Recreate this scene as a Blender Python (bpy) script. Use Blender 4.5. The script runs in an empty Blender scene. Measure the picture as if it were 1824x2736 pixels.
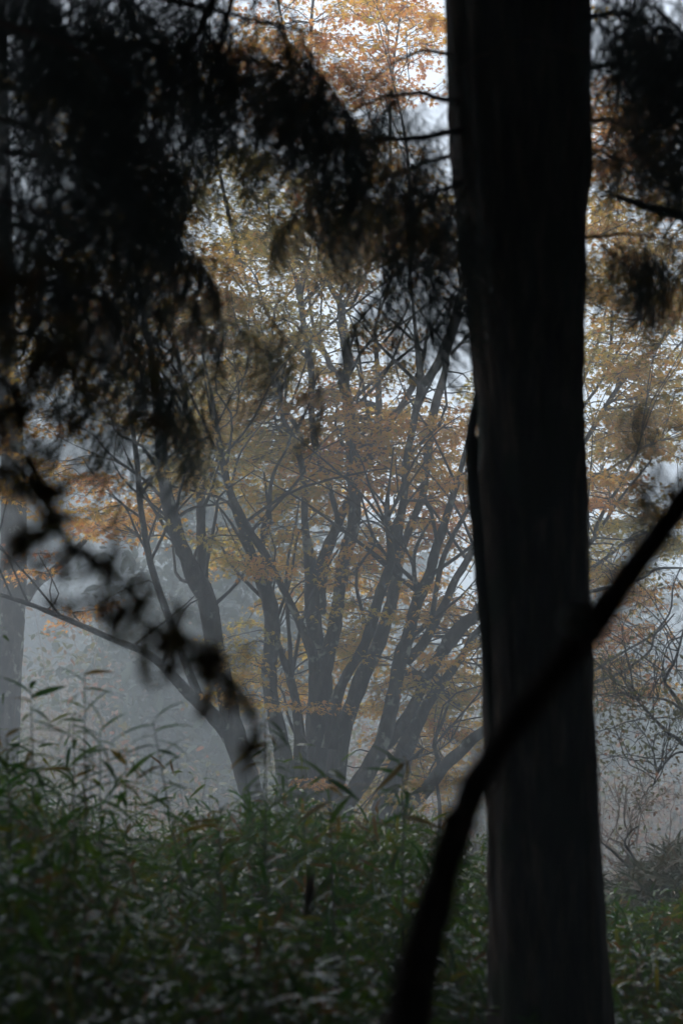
import bpy, math, random
import numpy as np
from mathutils import Vector, Matrix

# ------------------------------------------------------------------ camera, sky, sun, exposure
SC = bpy.context.scene
COL = SC.collection
R = math.radians
rng = np.random.default_rng(11)
random.seed(11)

PITCH = R(8.94)
EYE = 1.6
cam_d = bpy.data.cameras.new('camera')
cam_d.sensor_fit = 'VERTICAL'
cam_d.sensor_height = 36.0
cam_d.sensor_width = 24.0
cam_d.lens = 85.0
cam_d.clip_start = 0.1
cam_d.clip_end = 2000.0
cam_d.dof.use_dof = True
cam_d.dof.focus_distance = 24.5
cam_d.dof.aperture_fstop = 3.5
cam = bpy.data.objects.new('camera', cam_d)
cam.location = (0, 0, EYE)
cam.rotation_euler = (R(90) + PITCH, 0, 0)
COL.objects.link(cam)
SC.camera = cam

SUN_EL, SUN_AZ = R(60), R(-40)          # azimuth measured from +Y (away from camera), negative = left
world = bpy.data.worlds.new('World')
SC.world = world
world.use_nodes = True
wn, wl = world.node_tree.nodes, world.node_tree.links
wn.clear()
sky = wn.new('ShaderNodeTexSky')
sky.sky_type = 'NISHITA'
sky.sun_disc = False
sky.sun_elevation = SUN_EL
sky.sun_rotation = SUN_AZ
sky.air_density = 1.0
sky.dust_density = 2.0
sky.ozone_density = 1.0
hs = wn.new('ShaderNodeHueSaturation')
hs.inputs['Saturation'].default_value = 0.45
bg = wn.new('ShaderNodeBackground')
bg.inputs['Strength'].default_value = 0.13
wo = wn.new('ShaderNodeOutputWorld')
wl.new(sky.outputs[0], hs.inputs['Color'])
wl.new(hs.outputs[0], bg.inputs['Color'])
wl.new(bg.outputs[0], wo.inputs['Surface'])

sun_d = bpy.data.lights.new('sun', 'SUN')
sun_d.energy = 1.2
sun_d.angle = R(50)
sun_d.color = (1.0, 0.98, 0.96)
sun = bpy.data.objects.new('sun', sun_d)
sv = Vector((math.sin(SUN_AZ) * math.cos(SUN_EL), math.cos(SUN_AZ) * math.cos(SUN_EL), math.sin(SUN_EL)))
sun.rotation_euler = sv.to_track_quat('Z', 'Y').to_euler()
sun.location = (0, 0, 60)
COL.objects.link(sun)

SC.view_settings.view_transform = 'Standard'
SC.view_settings.look = 'None'
SC.view_settings.exposure = 1.8
SC.view_settings.gamma = 1.0
SC.view_settings.use_curve_mapping = False
SC.render.engine = 'CYCLES'
cy = SC.cycles
cy.use_denoising = True
cy.denoiser = 'OPENIMAGEDENOISE'
cy.max_bounces = 7
cy.diffuse_bounces = 3
cy.glossy_bounces = 2
cy.transmission_bounces = 4
cy.volume_bounces = 2
cy.transparent_max_bounces = 6
cy.use_adaptive_sampling = False
cy.sample_clamp_indirect = 4.0

# ------------------------------------------------------------------ helpers
K = 36.0 / 2736.0 / 85.0
CP, SP = math.cos(PITCH), math.sin(PITCH)


def at(x, y, d):
    """photograph pixel (1824 x 2736) -> point on the vertical plane Y = d metres"""
    u, v = (x - 912) * K, -(y - 1368) * K
    s = d / (CP - v * SP)
    return np.array([u * s, d, EYE + (SP + v * CP) * s])


def atP(x, y, d):
    return at(x * 1824 / 1568, y * 1824 / 1568, d)


def ground_z(x, y):
    x = np.asarray(x, float)
    y = np.asarray(y, float)
    up = 0.085 * np.clip(y, -3, 25)
    back = np.clip(-y - 3, 0, 40) * 0.55          # unseen bank added behind the viewer to block light from there
    drop = np.clip((y - 29) / 26, 0, 1)
    drop = drop * drop * (3 - 2 * drop) * 2.6      # beyond the maple the slope falls away again
    bump = 0.07 * np.sin(x * 1.7 + y * .6) + 0.06 * np.sin(y * 1.1 - x * .8)
    far = np.clip((y - 75) / 60, 0, 1.6) * 9.0     # far hillside
    rt = np.clip((x - .085 * y - .1) / 1.6, 0, 1) * np.clip((y - 13) / 8, 0, 1) * np.clip((90 - y) / 40, 0, 1)
    return up + back - drop + bump + far - 1.7 * rt * rt * (3 - 2 * rt)


class MB:
    def __init__(s):
        s.v, s.f, s.t = [], [], []
        s.n = 0

    def add(s, v, f, tint=None):
        v = np.asarray(v, float)
        s.v.append(v)
        for q in f:
            s.f.append([i + s.n for i in q])
        s.t.append(np.zeros(len(v)) if tint is None else np.full(len(v), tint))
        s.n += len(v)

    def add_many(s, V, F, tints):
        """V (n,k,3) vertices of n copies of one template with faces F"""
        n, k, _ = V.shape
        s.v.append(V.reshape(-1, 3))
        F = [list(q) for q in F]
        for i in range(n):
            o = s.n + i * k
            s.f.extend([[a + o for a in q] for q in F])
        s.t.append(np.repeat(np.asarray(tints, float), k))
        s.n += n * k

    def tube(s, pts, rad, sides=7, rough=0.0, cap=True, tint=0.0, seed=None):
        pts = np.asarray(pts, float)
        n = len(pts)
        rad = np.asarray(rad, float) * np.ones(n)
        tan = np.gradient(pts, axis=0)
        tan /= np.linalg.norm(tan, axis=1)[:, None] + 1e-9
        ref = np.array([0.0, 1.0, 0.0]) if abs(tan[:, 1].mean()) < .8 else np.array([1.0, 0, 0])
        a = np.cross(tan, ref)
        a /= np.linalg.norm(a, axis=1)[:, None] + 1e-9
        b = np.cross(tan, a)
        th = np.linspace(0, 2 * np.pi, sides, endpoint=False)
        rr = rad[:, None] * np.ones((1, sides))
        if rough:
            rr = rr * (1 + rough * (rng.random((n, sides)) - .5) * 2)
        V = pts[:, None, :] + rr[:, :, None] * (np.cos(th)[None, :, None] * a[:, None, :] + np.sin(th)[None, :, None] * b[:, None, :])
        F = []
        for i in range(n - 1):
            for j in range(sides):
                k = (j + 1) % sides
                F.append([i * sides + j, i * sides + k, (i + 1) * sides + k, (i + 1) * sides + j])
        if cap:
            F.append(list(range(sides))[::-1])
            F.append([(n - 1) * sides + j for j in range(sides)])
        s.add(V.reshape(-1, 3), F, tint)

    def mesh(s, name, mat, smooth=False):
        me = bpy.data.meshes.new(name)
        V = np.concatenate(s.v) if s.v else np.zeros((0, 3))
        lens = np.fromiter((len(q) for q in s.f), np.int32, len(s.f))
        loops = np.fromiter((i for q in s.f for i in q), np.int32, int(lens.sum()))
        me.vertices.add(len(V))
        me.vertices.foreach_set('co', V.astype(np.float32).ravel())
        me.loops.add(len(loops))
        me.loops.foreach_set('vertex_index', loops)
        me.polygons.add(len(lens))
        st = np.zeros(len(lens), np.int32)
        st[1:] = np.cumsum(lens)[:-1]
        me.polygons.foreach_set('loop_start', st)
        me.polygons.foreach_set('loop_total', lens)
        if smooth:
            me.polygons.foreach_set('use_smooth', np.ones(len(lens), bool))
        at_ = me.attributes.new('tint', 'FLOAT', 'POINT')
        at_.data.foreach_set('value', np.concatenate(s.t).astype(np.float32))
        me.update(calc_edges=True)
        me.validate()
        me.materials.append(mat)
        return me

    def build(s, name, mat, parent=None, smooth=False):
        return link(name, s.mesh(name, mat, smooth), parent)


def link(name, me, parent=None):
    o = bpy.data.objects.new(name, me)
    COL.objects.link(o)
    if parent is not None:
        o.parent = parent
        # geometry is given in world metres; the thing's Empty stands at its base
        o.matrix_parent_inverse = world_matrix(parent).inverted()
    return o


def world_matrix(o):
    m = Matrix.LocRotScale(o.location, o.rotation_euler, o.scale)
    if o.parent is not None:
        m = world_matrix(o.parent) @ o.matrix_parent_inverse @ m
    return m


def empty(name, loc, label, cat, group=None):
    o = bpy.data.objects.new(name, None)
    o.empty_display_size = .2
    o.location = [float(c) for c in loc]
    COL.objects.link(o)
    return tag(o, label, cat, group)


def tag(o, label, cat, group=None, kind=None):
    o['label'] = label
    o['category'] = cat
    if group:
        o['group'] = group
    if kind:
        o['kind'] = kind
    return o


def copy_tree(o, parent=None):
    c = o.copy()
    COL.objects.link(c)
    c.parent = parent
    for ch in list(o.children):
        copy_tree(ch, c)
    return c


def spline(P, n):
    """Catmull-Rom through rows of P, n samples"""
    P = np.asarray(P, float)
    if len(P) == 2:
        t = np.linspace(0, 1, n)[:, None]
        return P[0] * (1 - t) + P[1] * t
    Q = np.vstack([2 * P[0] - P[1], P, 2 * P[-1] - P[-2]])
    m = len(P) - 1
    out = []
    for t in np.linspace(0, m, n):
        i = min(int(t), m - 1)
        u = t - i
        a, b, c, d = Q[i:i + 4]
        out.append(.5 * ((2 * b) + (c - a) * u + (2 * a - 5 * b + 4 * c - d) * u * u + (3 * b - a - 3 * c + d) * u ** 3))
    return np.array(out)


def rot_mats(yaw, pitch, roll):
    cy_, sy = np.cos(yaw), np.sin(yaw)
    cp, sp = np.cos(pitch), np.sin(pitch)
    cr, sr = np.cos(roll), np.sin(roll)
    z, o = np.zeros_like(yaw), np.ones_like(yaw)
    Rz = np.stack([cy_, -sy, z, sy, cy_, z, z, z, o], -1).reshape(-1, 3, 3)
    Ry = np.stack([cp, z, sp, z, o, z, -sp, z, cp], -1).reshape(-1, 3, 3)
    Rx = np.stack([o, z, z, z, cr, -sr, z, sr, cr], -1).reshape(-1, 3, 3)
    return Rz @ Ry @ Rx


def scatter(mb, tmpl, faces, pos, yaw, pitch, roll, scale, tints):
    M = rot_mats(np.asarray(yaw), np.asarray(pitch), np.asarray(roll))
    V = np.einsum('nij,kj->nki', M, tmpl) * np.asarray(scale)[:, None, None] + np.asarray(pos)[:, None, :]
    mb.add_many(V, faces, tints)


# leaf templates (length about 1, growing along +X)
def maple_leaf():
    pts = [(0, 0, 0)]
    lobes = [(-105, .42), (-52, .78), (0, 1.0), (52, .78), (105, .42)]
    ring = []
    for i, (a, r) in enumerate(lobes):
        ring.append((math.cos(R(a)) * r * .8 + .1, math.sin(R(a)) * r * .8, -.13 * r))
        if i < 4:
            m = (a + lobes[i + 1][0]) / 2
            ring.append((math.cos(R(m)) * .3 + .1, math.sin(R(m)) * .3, .02))
    V = np.array([(-.05, 0, 0)] + ring)
    F = [(0, i, i + 1) for i in range(1, len(ring))]
    return V, F


def blade_leaf(w=.062, bend=.45, seg=4):
    V, F = [], []
    for i in range(seg + 1):
        t = i / seg
        hw = w * (math.sin(math.pi * min(1, (t * .93 + .07)) ** .75)) if i < seg else 0.0
        x = t * (1 - .12 * bend * t)
        z = -bend * t * t
        if i < seg:
            V += [(x, -hw, z + hw * .35), (x, 0, z), (x, hw, z + hw * .35)]
        else:
            V += [(x, 0, z)]
    for i in range(seg - 1):
        a, b = i * 3, i * 3 + 3
        F += [(a, a + 1, b + 1, b), (a + 1, a + 2, b + 2, b + 1)]
    a, e = (seg - 1) * 3, seg * 3
    F += [(a, a + 1, e), (a + 1, a + 2, e)]
    return np.array(V, float), F


def strap_leaf(w=.062, bend=.45):
    """the same leaf with half the faces, for the mass of the thicket"""
    V, F = [], []
    for i, t in enumerate((0, .18, .5, .8)):
        hw = w * (.35, .92, 1.0, .62)[i]
        tw_ = (.0, .25, -.1, -.3)[i] * hw
        V += [(t * (1 - .05 * t), -hw, -bend * t * t + tw_), (t * (1 - .05 * t), hw, -bend * t * t - tw_)]
    V.append((1 - .06, 0, -bend))
    for i in range(3):
        F.append((2 * i, 2 * i + 1, 2 * i + 3, 2 * i + 2))
    F.append((6, 7, 8))
    return np.array(V, float), F


STRAP_V, STRAP_F = strap_leaf()
MAPLE_V, MAPLE_F = maple_leaf()
BLADE_V, BLADE_F = blade_leaf()
OVAL_V = np.array([(0, 0, 0), (.3, -.24, .05), (.3, .24, .05), (.7, -.2, .03), (.7, .2, .03), (1, 0, -.1)], float)
OVAL_F = [(0, 1, 2), (1, 3, 4, 2), (3, 5, 4)]


# ------------------------------------------------------------------ materials
def new_mat(name):
    m = bpy.data.materials.new(name)
    m.use_nodes = True
    n, l = m.node_tree.nodes, m.node_tree.links
    n.clear()
    return m, n, l, n.new('ShaderNodeOutputMaterial')


def ramp(n, stops):
    r = n.new('ShaderNodeValToRGB')
    e = r.color_ramp.elements
    while len(e) > 1:
        e.remove(e[-1])
    e[0].position, e[0].color = stops[0][0], (*stops[0][1], 1)
    for p, c in stops[1:]:
        q = e.new(p)
        q.color = (*c, 1)
    return r


def leaf_mat(name, stops, rough=.45, transl=.45, spec=.4, noise=.25):
    m, n, l, out = new_mat(name)
    a = n.new('ShaderNodeAttribute')
    a.attribute_name = 'tint'
    geo = n.new('ShaderNodeNewGeometry')
    ma = n.new('ShaderNodeMath')
    ma.operation = 'MULTIPLY_ADD'
    ma.inputs[1].default_value = noise
    l.new(geo.outputs['Random Per Island'], ma.inputs[0])
    l.new(a.outputs['Fac'], ma.inputs[2])
    r = ramp(n, stops)
    l.new(ma.outputs[0], r.inputs[0])
    p = n.new('ShaderNodeBsdfPrincipled')
    p.inputs['Roughness'].default_value = rough
    p.inputs['Specular IOR Level'].default_value = spec
    l.new(r.outputs[0], p.inputs['Base Color'])
    t = n.new('ShaderNodeBsdfTranslucent')
    l.new(r.outputs[0], t.inputs['Color'])
    mx = n.new('ShaderNodeMixShader')
    mx.inputs[0].default_value = transl
    l.new(p.outputs[0], mx.inputs[1])
    l.new(t.outputs[0], mx.inputs[2])
    l.new(mx.outputs[0], out.inputs['Surface'])
    return m


def bark_mat(name, stops, scale=(6, 6, 6), patch=None, patch_scale=5, patch_pos=.62, rough=.85, bump=.5, detail=6, dist=.02):
    m, n, l, out = new_mat(name)
    tc = n.new('ShaderNodeTexCoord')
    mp = n.new('ShaderNodeMapping')
    mp.inputs['Scale'].default_value = scale
    l.new(tc.outputs['Object'], mp.inputs[0])
    nz = n.new('ShaderNodeTexNoise')
    nz.inputs['Scale'].default_value = 1.0
    nz.inputs['Detail'].default_value = detail
    nz.inputs['Roughness'].default_value = .65
    l.new(mp.outputs[0], nz.inputs['Vector'])
    r = ramp(n, stops)
    l.new(nz.outputs['Fac'], r.inputs[0])
    col = r.outputs[0]
    if patch:
        n2 = n.new('ShaderNodeTexNoise')
        n2.inputs['Scale'].default_value = patch_scale
        n2.inputs['Detail'].default_value = 5
        l.new(tc.outputs['Object'], n2.inputs['Vector'])
        r2 = ramp(n, [(patch_pos, (0, 0, 0)), (patch_pos + .07, (1, 1, 1))])
        l.new(n2.outputs['Fac'], r2.inputs[0])
        mc = n.new('ShaderNodeMix')
        mc.data_type = 'RGBA'
        l.new(r2.outputs[0], mc.inputs['Factor'])
        l.new(col, mc.inputs['A'])
        mc.inputs['B'].default_value = (*patch, 1)
        col = mc.outputs['Result']
    p = n.new('ShaderNodeBsdfPrincipled')
    p.inputs['Roughness'].default_value = rough
    p.inputs['Specular IOR Level'].default_value = .2
    l.new(col, p.inputs['Base Color'])
    if bump:
        b = n.new('ShaderNodeBump')
        b.inputs['Strength'].default_value = bump
        b.inputs['Distance'].default_value = dist
        l.new(nz.outputs['Fac'], b.inputs['Height'])
        l.new(b.outputs[0], p.inputs['Normal'])
    l.new(p.outputs[0], out.inputs['Surface'])
    return m


M_MAPLE_BARK = bark_mat('maple_bark', [(.34, (.010, .009, .008)), (.5, (.035, .031, .027)), (.68, (.11, .10, .085))], (11, 11, 4), (.30, .33, .28), 6.5, .60, bump=1.0, dist=.05)
M_TWIG = bark_mat('twig_bark', [(.3, (.018, .015, .014)), (.7, (.05, .042, .04))], (20, 20, 20), bump=0)
M_CEDAR_BARK = bark_mat('cedar_bark', [(.3, (.014, .009, .006)), (.5, (.075, .05, .034)), (.64, (.19, .13, .09)), (.78, (.28, .21, .15))], (24, 24, 2.6), (.035, .042, .018), 2.6, .58, bump=1.0, dist=.04)
M_MOSS_BARK = bark_mat('mossy_bark', [(.3, (.012, .014, .008)), (.6, (.03, .035, .016)), (.8, (.05, .05, .03))], (30, 30, 4), bump=.8)
M_DARK_BARK = bark_mat('dark_limb_bark', [(.3, (.06, .036, .026)), (.7, (.20, .125, .092))], (18, 18, 18), (.24, .14, .10), 9, .64, bump=.9)
M_CUT = bark_mat('cut_wood', [(.3, (.62, .60, .53)), (.7, (.75, .72, .64))], (60, 60, 60), bump=.2)
M_BLEACHED = bark_mat('bleached_twig', [(.3, (.16, .13, .11)), (.7, (.33, .28, .24))], (30, 30, 30), bump=0)
M_DEADBROWN = bark_mat('dead_sheath', [(.3, (.10, .045, .035)), (.7, (.19, .095, .075))], (30, 30, 8), bump=.2)
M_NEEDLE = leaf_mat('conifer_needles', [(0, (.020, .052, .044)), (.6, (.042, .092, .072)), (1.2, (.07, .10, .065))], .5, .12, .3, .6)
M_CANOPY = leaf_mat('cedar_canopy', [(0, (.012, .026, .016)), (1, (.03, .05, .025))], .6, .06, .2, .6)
M_MAPLE_LEAF = leaf_mat('autumn_maple_leaves',
                        [(0, (.27, .27, .05)), (.22, (.50, .39, .055)), (.42, (.72, .45, .055)), (.62, (.75, .37, .06)), (.82, (.64, .24, .065)), (1, (.38, .15, .06))],
                        .5, .62, .3, .22)
M_NEAR_LEAF = leaf_mat('shade_leaves', [(0, (.07, .085, .025)), (.5, (.13, .11, .03)), (1, (.20, .10, .035))], .5, .45, .3, .6)
M_BAMBOO = leaf_mat('bamboo_leaves', [(0, (.012, .065, .003)), (.3, (.036, .13, .003)), (.6, (.11, .19, .005)), (.85, (.24, .19, .012)), (1.1, (.22, .10, .02))], .16, .48, .30, .3)
M_CULM = bark_mat('bamboo_culm', [(.3, (.03, .045, .018)), (.7, (.07, .08, .03))], (40, 40, 3), bump=0, rough=.4)
M_BRUSH = leaf_mat('misty_brush', [(0, (.025, .045, .022)), (.5, (.05, .065, .03)), (1, (.11, .075, .045))], .6, .25, .2, .4)
M_FAR_GREEN = leaf_mat('far_evergreen', [(0, (.020, .036, .024)), (1, (.05, .07, .035))], .6, .25, .2, .5)
M_FAR_AUTUMN = leaf_mat('far_autumn', [(0, (.08, .08, .05)), (.5, (.18, .12, .06)), (1, (.28, .13, .07))], .6, .5, .2, .3)
M_SHRUB_LEAF = leaf_mat('shrub_leaves', [(0, (.06, .085, .025)), (.5, (.15, .14, .03)), (1, (.26, .11, .06))], .55, .45, .25, .3)

m, n, l, out = new_mat('leaf_litter')
tc = n.new('ShaderNodeTexCoord')
nz = n.new('ShaderNodeTexNoise')
nz.inputs['Scale'].default_value = 3.0
nz.inputs['Detail'].default_value = 9
l.new(tc.outputs['Object'], nz.inputs['Vector'])
r = ramp(n, [(.3, (.012, .010, .007)), (.55, (.035, .03, .017)), (.75, (.07, .05, .028))])
l.new(nz.outputs['Fac'], r.inputs[0])
p = n.new('ShaderNodeBsdfPrincipled')
p.inputs['Roughness'].default_value = .9
p.inputs['Specular IOR Level'].default_value = .2
l.new(r.outputs[0], p.inputs['Base Color'])
b = n.new('ShaderNodeBump')
b.inputs['Strength'].default_value = .6
l.new(nz.outputs['Fac'], b.inputs['Height'])
l.new(b.outputs[0], p.inputs['Normal'])
l.new(p.outputs[0], out.inputs['Surface'])
M_GROUND = m

# ------------------------------------------------------------------ ground
gx = np.concatenate([np.linspace(-190, -40, 26)[:-1], np.linspace(-40, 40, 90), np.linspace(40, 190, 26)[1:]])
gy = np.concatenate([np.linspace(-40, -6, 12)[:-1], np.linspace(-6, 60, 100), np.linspace(60, 250, 34)[1:]])
X, Y = np.meshgrid(gx, gy)
V = np.stack([X, Y, ground_z(X, Y)], -1).reshape(-1, 3)
nx, ny = len(gx), len(gy)
mb = MB()
mb.add(V, [[j * nx + i, j * nx + i + 1, (j + 1) * nx + i + 1, (j + 1) * nx + i] for j in range(ny - 1) for i in range(nx - 1)])
g = mb.build('ground', M_GROUND, smooth=True)
tag(g, 'dark leaf-littered forest floor rising towards the maple', 'ground', kind='structure')

# ------------------------------------------------------------------ great multi-stemmed maple
BASE = at(850, 2260, 25)
BASE[2] = float(ground_z(BASE[0], 25.0))


def stem_pts(tr, d0, d1):
    """trace rows (x, y, width px) from base to tip -> world points and radii"""
    L = len(tr)
    S = spline(tr, max(8, int(L * 3.2)))
    ds = np.linspace(0, 1, len(S))
    dd = d0 + (d1 - d0) * ds + .10 * np.sin(ds * 9 + d1 * 7)
    P = np.array([at(x, y, d) for (x, y, w), d in zip(S, dd)])
    rad = np.maximum(S[:, 2], 2.0) * K * dd / 2 * .9
    return P, rad


LEFT_STEMS = [
    ([(700, 2290, 84), (689, 2187, 70), (663, 2085, 68), (622, 1957, 68), (606, 1855, 56), (580, 1753, 56), (552, 1600, 58), (523, 1547, 58), (498, 1490, 46), (480, 1450, 44), (464, 1394, 44), (449, 1345, 42), (440, 1280, 38), (430, 1180, 32), (418, 1060, 26), (400, 930, 20), (370, 760, 13), (350, 600, 7)], 24.2, 23.2),
    ([(540, 1590, 36), (543, 1530, 31), (540, 1486, 30), (537, 1404, 28), (538, 1343, 28), (532, 1281, 25), (514, 1225, 22), (500, 1150, 19), (492, 1050, 15), (470, 920, 11), (450, 760, 7)], 24.0, 24.6),
    ([(600, 1940, 34), (541, 1879, 30), (500, 1780, 26), (466, 1690, 24), (434, 1603, 22), (403, 1506, 21), (388, 1430, 19), (375, 1343, 18), (367, 1241, 17), (352, 1120, 13), (330, 960, 9), (300, 800, 5)], 24.1, 23.0),
    ([(625, 1985, 50), (585, 1930, 46), (541, 1884, 42), (495, 1843, 34), (444, 1787, 28), (383, 1741, 22), (306, 1710, 19), (214, 1669, 17), (153, 1644, 16), (77, 1613, 14), (0, 1588, 12), (-120, 1540, 10), (-260, 1450, 6)], 24.1, 22.6),
]
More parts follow.
